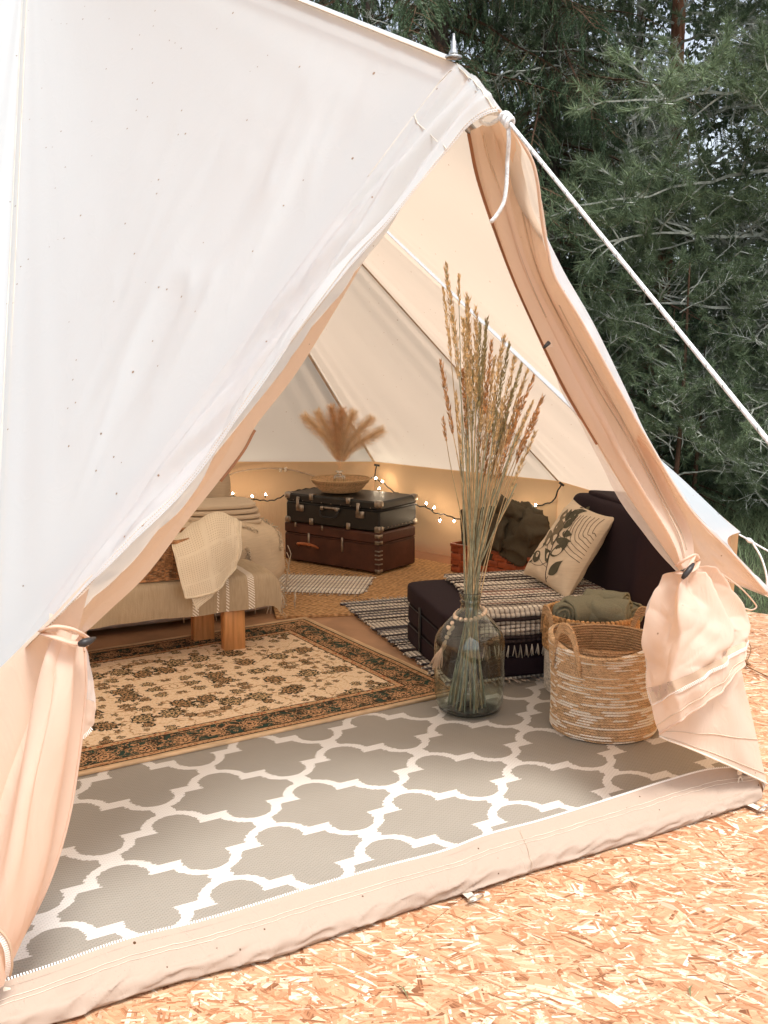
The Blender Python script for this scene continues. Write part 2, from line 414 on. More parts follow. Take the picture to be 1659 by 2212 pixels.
def sagc(a, b, s=.03, inn=.03, n=9):
    c = A.copy(); c.z = 0; out = []
    for i in range(n):
        t = i / (n - 1); p = a.lerp(b, t); k = math.sin(math.pi * t); d = (Vector((c.x, c.y, 0)) - Vector((p.x, p.y, 0))).normalized()
        out.append(p + d * inn * k + Vector((0, 0, s * k)))
    return out
verts = [(EL, VL[0]), (VL[0], VL[1]), (VL[1], VL[2]), (VL[2], VL[3]), (VL[3], V0), (V0, V1), (V1, V2), (V2, V3), (V3, ER)]
for k, (p, q) in enumerate(verts):
    panel('roof_panel', A, sagc(p, q, .0 if k < 8 else .05, .0 if k < 5 else (.01 if k < 8 else .10)), M['canvas'], 44, 56, .05 if k < 8 else .03, .010, None, 3 + k)
# walls
for k, (p, q) in enumerate(verts):
    nu, nv = 40, 16; G = []; bcur = sagc(p, q, 0, .01, 9) if k < 8 else sagc(p + Vector((-.03, 0, 0)), Dp(1520, 1232, -.05), 0, .06, 9); bbot = sagc(Vector((p.x - .03, p.y, 0)), Vector((PR_.x - .01, PR_.y + .03, 0)), 0, .0, 9); nn = (q - p).cross(Vector((0, 0, 1))).normalized()
    c = Vector((A.x, A.y, 0))
    if nn.dot(c - p) < 0: nn = -nn
    for i in range(nv):
        v = i / (nv - 1); row = []
        for j in range(nu):
            u = j / (nu - 1); t = cr(bcur, u); z = t.z * (1 - v)
            if k == 8: t = cr(bcur, u).lerp(cr(bbot, u), v)
            w = .018 * math.sin(math.pi * u) * (ns(u * 5 + k * 9, v * 2 + u * 3) + .6 * ns(u * 9 + v * 6 + k, v * 3)) * math.sin(math.pi * min(1, v * 1.1 + .02))
            row.append(Vector((t.x, t.y, z + .004)) + nn * (w + .012 + (.02 * v if k < 8 else 0)))
        G.append(row)
    mb = MB(); mb.grid(G); o = mb.build('wall_panel', M['wall'], tent)
# mud flap and groundsheet
gs = MB(); poly = [Vector((p.x, p.y, .004)) for p in (PR_, Vector((1.5, 4.65, 0)), Vector((.97, 6.08, 0)), Vector((-.08, 7.08, 0)), V0, VL[3], VL[2], VL[1], VL[0], PL)]
c0 = Vector((-1, 4.6, .004)); gs.add([c0] + poly, [(0, i + 1, (i + 1) % len(poly) + 1) for i in range(len(poly))])
gs.build('groundsheet', simple('groundsheet_vinyl', (.42, .24, .13), .55, .1, 6), tent, smooth=False)
for q in ((V1, V2), (V2, V3)):
    a_, b_ = q; d_ = (Vector((A.x, A.y, 0)) - (a_ + b_) / 2); d_.z = 0; d_.normalize()
    fb = MB(); pts = [Vector((a_.x, a_.y, 0)).lerp(Vector((b_.x, b_.y, 0)), i / 20) for i in range(21)]
    fb.grid([[p + d_ * .0 + Vector((0, 0, .10)) for p in pts], [p + d_ * .03 + Vector((0, 0, .055)) for p in pts], [p + d_ * .12 + Vector((0, 0, .012 + .006 * ns(i))) for i, p in enumerate(pts)]])
    fb.build('mud_flap', simple('mud_flap_vinyl', (.42, .19, .09), .45, .1, 5), tent)
# roof seams: doubled tape along the panel joints, seen inside and out
for V in (V0, V1, V2, V3):
    P = [A.lerp(V, i / 24) for i in range(25)]; cdir = (Vector((A.x, A.y, 0)) - V); cdir.z = .2; cdir.normalize()
    strip_along(P, .022, -cdir * -1, .012).build('seam', M['hem'], tent)
    tb = MB(); tb.tube([p + cdir * .017 for p in P], .0025, 5); tb.build('seam_piping', M['thread'], tent)
ridge = [A.lerp(PK, i / 20) for i in range(21)]
rn = Vector((.1, -.5, .85)).normalized()
strip_along(ridge, .03, rn, .006).build('ridge_seam', M['canvas'], tent)
tb = MB(); tb.tube([p + Vector((-.02, -.028, .0)) for p in ridge], .0022, 5); tb.build('seam_piping', M['thread'], tent)
def pxof(p):
    z = p.z - CAMZ; a = p.y * CP - z * SP; u = p.y * SP + z * CP; return CX + FPX * p.x / a, CY - FPX * u / a
def on_sheet(G, pts, n=30, off=.003, nv=None):
    """lay a polyline (photo units) on a modelled sheet"""
    F = [(pxof(q), q) for row in G for q in row]; out = []
    for k in range(n):
        t = cr([Vector((x, y, 0)) for x, y in pts], k / (n - 1)); b4 = sorted(F, key=lambda f: (f[0][0] - t.x) ** 2 + (f[0][1] - t.y) ** 2)[:4]
        w = [1 / (((f[0][0] - t.x) ** 2 + (f[0][1] - t.y) ** 2) + .5) for f in b4]; q = sum((f[1] * wi for f, wi in zip(b4, w)), Vector()) / sum(w); out.append(q + (nv or DN) * off)
    return [out[0]] + [(out[i - 1] + out[i] * 2 + out[i + 1]) / 4 for i in range(1, n - 1)] + [out[-1]]
n_left = (EL - A).cross(PK - A).normalized(); n_left = n_left if n_left.y < 0 else -n_left
sm = [A.lerp(EL, i / 30) for i in range(31)]
strip_along(sm, .016, n_left, .004).build('seam', M['canvas'], tent)
for o_ in (-.009, .009):
    tb = MB(); tb.tube([p + n_left * .005 + Vector((o_, 0, 0)) for p in sm], .0011, 4); tb.build('seam_piping', M['hem'], tent)

# canopy over the doorway, left side
Hpx = [(1077, 238, .17), (1048, 245, .16), (1008, 272, .14), (960, 330, .13), (905, 395, .12), (840, 475, .11), (760, 565, .10), (690, 655, .10), (600, 785, .09), (510, 905, .08), (400, 1050, .07), (280, 1170, .06), (170, 1282, .05), (80, 1372, .04), (-10, 1464, 0)]
Hc = [Dp(x, y, o) for x, y, o in Hpx]; Hc[-1] = EL.copy(); TIP = Hc[0]
def can_d(u, v):
    e = math.sin(math.pi * min(1, v * .97 + .01)) ** .7 if v < .98 else .25
    a = .5 + .5 * math.sin(math.pi * u)
    f = ns(v * 4.5 + u * 2.2, u * 3.2, 3.1) * 1.1 + ns(v * 9 - u * 2, u * 4, 9) * .32 + ns(v * 17, u * 6, 2) * .05
    bump = abs(ns(u * 3.2, v * 6 + u * 6, 4)) * .5
    rd = (1 - min(1, abs(ns(v * 10 + u * 3, u * 4.5 + v, 6)) * 3.2)) ** 2 + .6 * (1 - min(1, abs(ns(v * 22 + u * 5, u * 8, 2)) * 3.5)) ** 2
    return a * e * (.066 * (f - bump) + .007 * rd) if v > .01 else 0
midc = []
for i in range(15):
    k = kl[i]; h = Hc[i]; ta = (k - A).normalized() * (h - k).length * .42; midc.append((k.lerp(h, .5) * .5 + (k + ta) * .5) + DN * (.015 * math.sin(math.pi * min(1, i / 6)) + .008))
G = cloth([kl, midc, Hc], 170, 44, lambda u, v: -can_d(u, v) * (-1))
mb = MB(); mb.grid(G); cano = mb.build('canopy', M['canvas'], tent); cano['label'] = 'canopy edge hanging left of the doorway'
hemG = G[-1]; hemG2 = G[-3]
hb = MB(); hb.grid([[p + DN * .003 for p in G[-1]], [p + DN * .0035 for p in G[-2]], [p + DN * .003 for p in G[-3]]]); hb.build('hem', M['canvas'], tent)
st = MB()
for row in (G[-2], G[-4]):
    for i in range(0, len(row) - 1):
        for k in range(2):
            a = row[i].lerp(row[i + 1], k * .5 + .1); b = row[i].lerp(row[i + 1], k * .5 + .4); st.tube([a + DN * .0045, b + DN * .0045], .0011, 4)
st.build('stitching', M['thread'], tent, smooth=False)['kind'] = 'stuff'
# patch seams at the top of the canopy
for pts, r_ in (([(985, 140), (1010, 165), (1040, 202), (1068, 236)], .0014), ([(975, 150), (945, 180), (912, 212), (880, 246)], .0012), ([(872, 222), (900, 262), (935, 300), (965, 322)], .0012), ([(880, 246), (840, 300), (790, 380)], .0009)):
    tb = MB(); tb.tube(on_sheet(G, pts), r_, 4); tb.build('seam_piping', M['hem'], tent)
# canopy, right side (seen from its inside above, its outside below)
HRpx = [(1077, 238, .17), (1112, 285, .16), (1147, 345, .15), (1160, 395, .14), (1166, 445, .12), (1171, 485, .10), (1182, 540, .08), (1199, 602, .07), (1258, 700, .06), (1340, 850, .05), (1392, 942, .04), (1488, 1098, .035), (1580, 1195, .03), (1655, 1280, .02)]
HR = [Dp(x, y, o) for x, y, o in HRpx]
G = cloth([kr, HR], 150, 14, lambda u, v: .010 * math.sin(math.pi * v) * (ns(u * 14, v * 3) * 1.2 + ns(u * 35, v * 2) * .5))
mb = MB(); mb.grid(G); o = mb.build('canopy', M['canvas'], tent); o['label'] = 'canopy edge turned back right of the doorway'
st = MB()
for q in G[-2][40:]:
    st.soft(q + DN * .004, (.006, .006, .006), n=2, k=2)
hb = MB(); hb.tube([p + DN * .002 for p in G[-1]], .004, 6); hb.build('hem', M['flap'], tent)
# A-frame poles, spike and washer
pm = simple('galvanised_pole', (.45, .45, .44), .35, metal=1)
for P in ([PK - DN * .06 - Vector((0, 0, .05)), PK.lerp(EL, .33) - DN * .03 + Vector((.08, .04, -.06)), PK.lerp(EL, .66) - DN * .03 + Vector((.07, .04, -.06)), EL - DN * .03 + Vector((.0, .02, -.05)), Vector((EL.x - .03, EL.y - .02, 0))],
          [PK - DN * .06 - Vector((0, 0, .05)), Dp(1104, 400, -.10), Dp(1202, 620, -.10), Dp(1306, 850, -.09), Dp(1402, 1050, -.08), Dp(1484, 1225, -.06), Dp(1560, 1470, -.05), Dp(1612, 1690, -.03)]):
    tb = MB(); tb.tube(crv(P, 24), .0125, 10); tb.build('pole', pm, tent)
tb = MB(); tb.tube([Vector((A.x, A.y, .01)), Vector((A.x, A.y, A.z - .03))], .018, 12); tb.build('pole', pm, tent)
sp = MB(); c = PK + Vector((0, 0, .012)); sp.tube([c, c + Vector((0, 0, .012)), c + Vector((0, 0, .018)), c + Vector((0, 0, .034)), c + Vector((0, 0, .036)), c + Vector((0, 0, .052))], [.010, .010, .0065, .0065, .0045, .003], 12)
sp.lathe([(.001, .004), (.02, .002), (.021, 0), (.02, -.003)], 20, c); sp.build('pole_spike', M['metal'], tent)

# right door flap: gathered above the tie
def fd(amp, n, seed, tie=1.0):
    return lambda u, v: amp * math.sin(math.pi * min(1, max(0, u * .96 + .02))) ** .4 * ((abs(math.sin(u * n * math.pi + seed + 1.2 * ns(v * 2, seed))) * 2 - 1.2) * .6 + ns(u * n * 1.3, v * 2.5, seed) * .7 + .45 * (1 - min(1, abs(ns(u * n * 1.1, v * 1.6, seed + 4)) * 2)) ** 2) * (.35 + .65 * math.sin(math.pi * min(1, v * .9 + .1)))
FR = [((1010, 285), (1092, 250)), ((1036, 400), (1162, 400)), ((1092, 560), (1195, 575)), ((1142, 680), (1255, 700)), ((1212, 830), (1343, 850)), ((1275, 940), (1395, 945)), ((1350, 1060), (1452, 1062)), ((1418, 1160), (1492, 1150)), ((1466, 1232), (1500, 1222))]
rows = []
for k, (a, b) in enumerate(FR):
    d = [-.05, -.06, -.06, -.06, -.05, -.04, -.02, .0, .01][k]
    m1 = (a[0] * .66 + b[0] * .34, a[1] * .66 + b[1] * .34); m2 = (a[0] * .33 + b[0] * .67, a[1] * .33 + b[1] * .67)
    rows.append([Dp(*a, d - .03), Dp(*m1, d + .025), Dp(*m2, d + .005), Dp(*b, .0 if k else .1)])
G = cloth(rows, 90, 120, fd(.020, 3.2, 2.1))
mb = MB(); mb.grid(G); fl = mb.build('door_flap', M['flap'], tent); fl['label'] = 'right door flap gathered back and tied'
# dark zip on its inner edge and stitched zip bands
tb = MB(); P = [G[i][0] + DN * .001 for i in range(0, 78, 1)]; tb.tube(P, [.0042] * len(P), 6); tb.build('zip', M['brownzip'], tent)
tb = MB()
for jj, (i0, i1) in ((22, (2, 46)), (58, (20, 116)), (70, (40, 112))):
    P = [G[i][jj] + DN * .005 for i in range(i0, i1)]; tb.tube(P, .0018, 4)
tb.build('seam_piping', M['thread'], tent)
tm = MB()
for i in range(1, 70):
    p = G[i][0]; q = G[i + 1][0]
    for k in range(3): tm.box(p.lerp(q, k / 3) + DN * .005 + Vector((-.004, 0, 0)), (.008, .004, .003))
tm.build('zip_teeth', M['brownzip'], tent, smooth=False)['kind'] = 'stuff'
# white net showing past the flap
NL = [(1192, 735), (1212, 845), (1262, 932), (1302, 1010), (1346, 1092), (1402, 1168), (1462, 1232)]
NRt = [(1205, 735), (1250, 845), (1310, 932), (1370, 1010), (1410, 1090), (1445, 1168), (1475, 1232)]
G = cloth([[Dp(*a, -.10) for a in NL], [Dp((a[0] + b[0]) / 2, (a[1] + b[1]) / 2, -.07) for a, b in zip(NL, NRt)], [Dp(*b, -.09) for b in NRt]], 60, 16, lambda u, v: .008 * ns(u * 6, v * 5))
mb = MB(); mb.grid(G); mb.build('net_flap', M['net'], tent)
# small loose toggle on its inner side
mb = MB(); mb.grid([[Dp(1190, 735, -.02), Dp(1182, 742, -.02), Dp(1178, 748, -.02)], [Dp(1195, 750, -.02), Dp(1188, 750, -.02), Dp(1180, 750, -.02)]]); tg = mb.build('loop_tab', M['flap'], tent)
mb = MB(); mb.tube([Dp(1186, 740, .0), Dp(1175, 751, .0)], [.006, .004], 8); mb.build('toggle', M['horn'], tent)
# lower lap of the canopy, right of the tie
RA = [(1385, 925, .02), (1470, 1068, .02), (1560, 1170, .02), (1662, 1285, .015)]
RB = [(1375, 950, -.03), (1440, 1080, -.04), (1495, 1212, -.03), (1662, 1291, .01)]
RM = [(1380, 938, .0), (1458, 1074, -.01), (1530, 1188, .0), (1662, 1288, .012)]
G = cloth([[Dp(*a) for a in RA], [Dp(*a) for a in RM], [Dp(*a) for a in RB]], 60, 24, lambda u, v: .006 * ns(u * 8, v * 6) * math.sin(math.pi * v))
mb = MB(); mb.grid(G); mb.build('canopy_lap', M['flap'], tent)
tb = MB(); tb.tube([p + DN * .004 for p in G[-1][20:]], .004, 6, flat=.5); tb.build('hem', M['tape'], tent)
# the bundle below the tie
BR = [[(1466, 1232, .01), (1484, 1236, .03), (1501, 1222, .01)],
      [(1436, 1262, -.02), (1462, 1270, .03), (1500, 1262, .05), (1545, 1245, .01)],
      [(1404, 1315, -.04), (1450, 1330, .04), (1510, 1320, .09), (1598, 1298, .01)],
      [(1395, 1390, -.05), (1440, 1400, .05), (1520, 1380, .11), (1585, 1360, .09), (1624, 1342, .01)],
      [(1398, 1460, -.04), (1440, 1455, .06), (1510, 1432, .12), (1570, 1398, .10), (1627, 1362, .02)],
      [(1410, 1528, .0), (1450, 1502, .07), (1520, 1468, .12), (1566, 1430, .11), (1626, 1385, .03)],
      [(1424, 1585, .02), (1470, 1555, .08), (1535, 1510, .12), (1588, 1458, .10), (1622, 1405, .04)]]
def bd(u, v):
    return .030 * math.exp(-v * 1.3) * (abs(math.sin(u * 10 + 1.3 * v + .6 * ns(v * 3, 3))) * 2 - 1.2) * min(1, v * 9) + .026 * (1 - v * .5) * ns(u * 5 + .4, v * 1.6, 7) + .010 * math.sin(math.pi * min(1, v * 1.2)) * (1 - min(1, abs(ns(u * 3 - v * 1.5, v * 2.4 + u, 12)) * 3.2)) ** 2 + .003 * (1 - min(1, abs(ns(u * 8, v * 5 + u * 3, 2)) * 3)) ** 2 * (1 if v > .02 else 0) + .018 * math.exp(-((u - .42 - .05 * math.sin(v * 3)) * 9) ** 2) * math.sin(math.pi * min(1, v * 1.3)) * -1 + .006 * ns(u * 10, v * 9)
G = cloth([[Dp(*p) for p in r] for r in BR], 90, 100, bd)
GB = G
mb = MB(); mb.grid(G); bn = mb.build('door_flap', M['flap'], tent); bn['label'] = 'bunched lower part of the right door flap'
zi = 80
zt = MB(); zt.grid([[p + DN * .003 for p in G[zi - 8]], [p + DN * .004 for p in G[zi - 4]], [p + DN * .004 for p in G[zi]]]); zt.build('zip_tape', M['tape'], tent)
def teeth_along(P, step, sz, off, name='zip_teeth', nrm=None):
    tm = MB(); L = 0; 
    pts = crv(P, max(4, len(P))); tot = sum((a - b).length for a, b in zip(pts, pts[1:])); n = int(tot / step)
    for i in range(n):
        t = (i + .5) / n; p = cr(P, t); q = cr(P, min(1, t + .004)); tt = (q - p).normalized() if (q - p).length > 1e-7 else Vector((1, 0, 0))
        nn = nrm or DN; s = tt.cross(nn).normalized(); Mx = Matrix((tt, s, nn)).transposed()
        tm.box(p + nn * off, sz, Mx)
    o = tm.build(name, M['teeth'], tent, smooth=False); o['kind'] = 'stuff'; return o
teeth_along(G[zi + 1][::3], .0052, (.0028, .009, .004), .006)
hb = MB(); hb.tube([p + DN * .001 for p in G[-1]], .0035, 6); hb.build('hem', M['flap'], tent)
hb = MB(); hb.tube([p + DN * .0035 for p in G[-7]], .0014, 4); hb.build('seam_piping', M['thread'], tent)
# net edge left of the bundle with its zip
G = cloth([[Dp(1464, 1236, -.02), Dp(1425, 1262, -.05), Dp(1397, 1310, -.07), Dp(1392, 1380, -.07), Dp(1395, 1450, -.06), Dp(1402, 1505, -.04), Dp(1424, 1560, .0)],
           [Dp(1478, 1240, .0), Dp(1462, 1290, .0), Dp(1440, 1350, .0), Dp(1430, 1420, .0), Dp(1420, 1470, .0), Dp(1420, 1520, .0), Dp(1430, 1562, .01)]], 60, 14, lambda u, v: .006 * ns(u * 7, v * 4))
mb = MB(); mb.grid(G); mb.build('net_flap', M['net'], tent)
teeth_along(G[0][40:], .0055, (.003, .009, .004), .004)
# tie band and toggle
c1 = [Dp(*p) for p in ((1462, 1222, .03), (1478, 1210, .055), (1500, 1200, .05), (1508, 1210, .02))]
c2 = [Dp(*p) for p in ((1460, 1238, .02), (1478, 1240, .06), (1500, 1230, .06), (1508, 1215, .02))]
mb = MB(); mb.tube(crv(c1, 14), .008, 8, flat=.45); mb.tube(crv(c2, 14), .009, 8, flat=.45); mb.tube(crv([Dp(1500, 1200, .05), Dp(1488, 1225, .07), Dp(1478, 1240, .06)], 8), .006, 8, flat=.5)
ts = mb.build('tie_strap', M['flap'], tent)
mb = MB(); mb.tube([Dp(1474, 1250, .10), Dp(1480, 1242, .105), Dp(1491, 1228, .105), Dp(1498, 1218, .10)], [.0045, .008, .008, .0045], 10); mb.build('toggle', M['horn'], ts)
mb = MB(); mb.tube(crv([Dp(1560, 1240, 0), Dp(1600, 1270, .02), Dp(1628, 1300, .02), Dp(1634, 1312, .02), Dp(1622, 1318, .02), Dp(1606, 1314, .01)], 24), .0042, 6, flat=.5); mb.build('loose_tape', M['flap'], tent)
# side cloth running down to the corner
G = cloth([[Dp(1420, 1545, -.03), Dp(1500, 1470, .0), Dp(1560, 1420, .02), Dp(1596, 1425, .02)],
           [Dp(1422, 1568, -.02), Dp(1510, 1545, .03), Dp(1580, 1530, .03), Dp(1618, 1520, .01)],
           [Dp(1424, 1590, .0), Dp(1510, 1625, .03), Dp(1600, 1665, .03), Dp(1657, 1693, .02)]], 70, 50, lambda u, v: .010 * ns(u * 5, v * 4, 5))
mb = MB(); mb.grid(G); o = mb.build('door_flap', M['flap'], tent); o['label'] = 'loose side of the right door flap above the corner'
hb = MB(); hb.tube([p + DN * .001 for p in G[-1]], .003, 6); hb.build('hem', M['hem'], tent)
hb = MB(); hb.tube([p + DN * .002 for p in G[-14]], .0014, 4); hb.tube([p + DN * .002 for p in G[-4]], .0012, 4); hb.build('seam_piping', M['thread'], tent)
# left door flap: band behind the canopy, gathered at the tie
Redge = [(838, 468), (796, 545), (705, 700), (632, 815), (556, 912), (520, 975), (470, 1042), (405, 1125), (318, 1240), (232, 1322), (172, 1378)]
Ledge = [(800, 470), (730, 560), (640, 665), (560, 775), (470, 890), (420, 960), (360, 1030), (290, 1120), (200, 1225), (140, 1290), (108, 1368)]
rows = []
for k, (a, b) in enumerate(zip(Ledge, Redge)):
    m1 = (a[0] * .6 + b[0] * .4, a[1] * .6 + b[1] * .4); m2 = (a[0] * .25 + b[0] * .75, a[1] * .25 + b[1] * .75)
    if k < 10:
        q3 = min((PK.lerp(EL, t_ / 200) for t_ in range(201)), key=lambda q: abs(pxof(q)[1] - a[1] - 10)) - DN * .05 + Vector((.01, .0, -.02)); b3 = Dp(*b, -.10)
        rows.append([q3, q3.lerp(b3, .4) - DN * .015, q3.lerp(b3, .75) - DN * .01, b3]); continue
    rows.append([Dp(*a, -.045 if k < 10 else -.02), Dp(*m1, -.10 if k < 10 else .0), Dp(*m2, -.07 if k < 10 else -.02), Dp(*b, -.10)])
G = cloth(rows, 60, 110, fd(.014, 2.2, .7))
mb = MB(); mb.grid(G); o = mb.build('door_flap', M['flap'], tent); o['label'] = 'left door flap gathered behind the canopy'
tb = MB(); tb.tube([p + Vector((.004, 0, 0)) for p in [G[i][-1] for i in range(46, 66)]], .0035, 6); tb.build('zip', M['brownzip'], tent)
Lr = [[(106, 1368, .02), (130, 1362, .04), (155, 1368, .04), (176, 1380, .0)],
      [(84, 1440, .02), (115, 1425, .07), (150, 1420, .06), (176, 1430, .0)],
      [(50, 1560, .0), (95, 1560, .09), (140, 1550, .07), (174, 1500, .0)],
      [(10, 1700, .0), (65, 1720, .10), (120, 1710, .06), (160, 1640, .0)],
      [(-30, 1860, .0), (35, 1880, .10), (90, 1870, .06), (138, 1780, .0)],
      [(-70, 2010, .0), (5, 2010, .08), (60, 1985, .04), (95, 1920, .0)],
      [(-90, 2130, .0), (-20, 2120, .05), (10, 2100, .03), (22, 2075, .0)]]
G = cloth([[Dp(*p) for p in r] for r in Lr], 80, 100, lambda u, v: .020 * math.sin(u * 17 + 1.2 * ns(v * 2)) * math.sin(math.pi * min(1, v + .1)) * .55 + .014 * ns(u * 6, v * 2, 3))
mb = MB(); mb.grid(G); o = mb.build('door_flap', M['flap'], tent); o['label'] = 'lower part of the left door flap below its tie'
hb = MB(); hb.tube([p + DN * .001 for p in [G[i][-1] for i in range(0, 100)]], .003, 6); hb.build('hem', M['flap'], tent)
G2 = cloth([[Dp(165, 1385, -.04), Dp(183, 1395, -.05), Dp(186, 1400, -.06)], [Dp(165, 1440, -.03), Dp(190, 1450, -.05), Dp(199, 1455, -.07)], [Dp(165, 1505, -.03), Dp(193, 1512, -.05), Dp(207, 1518, -.07)]], 16, 24, lambda u, v: .004 * ns(u * 4, v * 4))
mb = MB(); mb.grid(G2); mb.build('net_flap', M['net'], tent)
G2 = cloth([[Dp(165, 1505, -.03), Dp(193, 1512, -.05), Dp(207, 1518, -.07)], [Dp(163, 1550, -.03), Dp(190, 1560, -.05), Dp(204, 1558, -.07)], [Dp(160, 1598, -.03), Dp(185, 1586, -.05), Dp(200, 1568, -.07)]], 16, 24, lambda u, v: .004 * ns(u * 4, v * 4))
mb = MB(); mb.grid(G2); mb.build('net_flap', M['flap'], tent)
teeth_along(G2[-1][::2], .0055, (.003, .008, .004), .004)
# back wall cloth left of the flap
G = cloth([[Dp(200, 1240, -.05), Dp(60, 1385, -.05), Dp(-60, 1500, -.04), Dp(-200, 1640, -.02)],
           [Dp(140, 1500, -.05), Dp(60, 1600, -.05), Dp(-60, 1700, -.03), Dp(-220, 1850, .0)],
           [Dp(60, 2000, -.05), Dp(0, 2050, -.05), Dp(-80, 2100, -.03), Dp(-240, 2200, .0)]], 40, 40, lambda u, v: .012 * ns(u * 4, v * 2, 8))
mb = MB(); mb.grid(G); o = mb.build('side_curtain', M['flap'], tent)
# left tie straps and toggle
mb = MB()
mb.tube(crv([Dp(90, 1362, .05), Dp(120, 1353, .08), Dp(160, 1360, .08), Dp(190, 1378, .06)], 14), .010, 8, flat=.35)
mb.tube(crv([Dp(92, 1368, .05), Dp(125, 1378, .085), Dp(155, 1388, .085), Dp(186, 1390, .06)], 14), .009, 8, flat=.35)
mb.tube(crv([Dp(190, 1378, .06), Dp(178, 1372, .06), Dp(166, 1386, .06)], 8), .004, 8)
ts = mb.build('tie_strap', M['flap'], tent)
mb = MB(); mb.tube([Dp(170, 1392, .10), Dp(180, 1389, .105), Dp(194, 1384, .10), Dp(206, 1378, .09)], [.005, .009, .007, .003], 10); mb.build('toggle', M['horn'], ts)
# lower-left zip curl at the very corner
zz = crv([Dp(-30, 1985, .12), Dp(5, 2012, .12), Dp(20, 2040, .115), Dp(24, 2075, .10), Dp(20, 2100, .08)], 24)
mb = MB(); mb.tube([p + DN * .003 for p in zz], .010, 8, flat=.3); mb.build('zip_tape', M['tape'], tent)
teeth_along([p + Vector((-.008, 0, -.004)) for p in zz], .0055, (.003, .010, .005), .010)
mb = MB(); mb.grid(cloth([[Dp(-60, 1985, .09), Dp(0, 2035, .10), Dp(20, 2090, .08)], [Dp(-60, 2060, .11), Dp(-10, 2080, .12), Dp(14, 2112, .09)], [Dp(-60, 2140, .10), Dp(-20, 2140, .11), Dp(8, 2130, .09)]], 20, 20)); mb.build('flap_corner', M['flap'], tent)

# sill strip across the doorway
top = [(-60, 2150), (24, 2126), (147, 2082), (316, 2024), (432, 1998), (500, 1980), (650, 1931), (829, 1880), (974, 1841), (1029, 1817), (1179, 1776), (1329, 1729), (1479, 1682), (1599, 1655), (1624, 1662)]
bot = [(-60, 2262), (30, 2236), (92, 2213), (210, 2172), (432, 2108), (500, 2096), (650, 2048), (829, 1985), (999, 1931), (1154, 1881), (1329, 1831), (1429, 1800), (1529, 1768), (1600, 1742), (1630, 1732)]
n_s = Vector((.478, -.878, 0))
T_ = crv([Z(x, y, .095) for x, y in top], 15); B_ = crv([Z(x, y, .003) for x, y in bot], 15)
Mi = [b.lerp(t, .52) + n_s * .040 + Vector((0, 0, .004)) for t, b in zip(T_, B_)]
Lo = [b.lerp(t, .16) + n_s * .014 + Vector((0, 0, .004)) for t, b in zip(T_, B_)]
In = [b - n_s * .03 for b in B_]
def sd_(u, v):
    rd = (1 - min(1, abs(ns(u * 26 + v * 2, v * 2.2, 4)) * 3)) ** 2
    return (.012 * ns(u * 12, v * 2.0, 1) + .008 * rd + .004 * ns(u * 60, v * 6) - .012 * math.sin(2 * math.pi * v)) * math.sin(math.pi * v)
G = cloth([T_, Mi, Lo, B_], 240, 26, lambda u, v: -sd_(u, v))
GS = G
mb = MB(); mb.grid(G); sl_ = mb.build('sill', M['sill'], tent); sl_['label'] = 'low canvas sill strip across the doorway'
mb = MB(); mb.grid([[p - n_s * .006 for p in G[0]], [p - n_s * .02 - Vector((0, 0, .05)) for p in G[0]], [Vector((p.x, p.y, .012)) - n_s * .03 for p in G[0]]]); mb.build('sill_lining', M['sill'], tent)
up_s = (n_s + Vector((0, 0, 1.3))).normalized()
mb = strip_along(G[0], .014, up_s, .0012); mb.build('zip_tape', M['sill'], tent)
teeth_along([p - n_s * .010 + Vector((0, 0, .003)) for p in G[0]][::3], .0064, (.0030, .0075, .004), .001, nrm=up_s)
tb = MB(); tb.tube([p + n_s * .001 + Vector((0, 0, .001)) for p in G[3]], .0008, 4); tb.tube([p + n_s * .001 + Vector((0, 0, .001)) for p in G[4]], .0007, 4)
tb.build('seam_piping', M['hem'], tent)
tb = MB(); tb.tube([p + n_s * .002 for p in [G[i][147] for i in range(26)]], .0009, 4); tb.build('seam_piping', M['thread'], tent)
G = cloth([[T_[-1], T_[-1] + Vector((.03, .06, 0)), T_[-1] + Vector((.05, .16, 0))], [Mi[-1], Mi[-1] + Vector((.03, .06, 0)), Mi[-1] + Vector((.05, .16, .0))], [B_[-1], B_[-1] + Vector((.03, .06, 0)), B_[-1] + Vector((.05, .16, 0))]], 12, 14)
mb = MB(); mb.grid(G); mb.build('sill_end', M['sill'], tent)
def pull(p, s=1.0, d=Vector((0, 0, -1))):
    t = d.normalized(); n = Vector((.478, -.878, .2)).normalized(); s_ = t.cross(n).normalized(); Mx = Matrix((s_, n, t)).transposed(); mb = MB()
    mb.rbox(p, (.016 * s, .008 * s, .014 * s), .002, Mx)
    ring = [p + t * (.013 + .014 * (1 - math.cos(a))) * s + s_ * math.sin(a) * .0065 * s * (1 + .3 * (1 - math.cos(a)) / 2) + n * .003 for a in [2 * math.pi * i / 20 for i in range(20)]]
    mb.tube(ring, .0022 * s, 6, closed=True); mb.build('zip_pull', M['hem'], tent)
pull(Z(1598, 1668, .1), 1.1); pull(Z(14, 2140, .085), 1.0, Vector((-.2, -.3, -.8)))
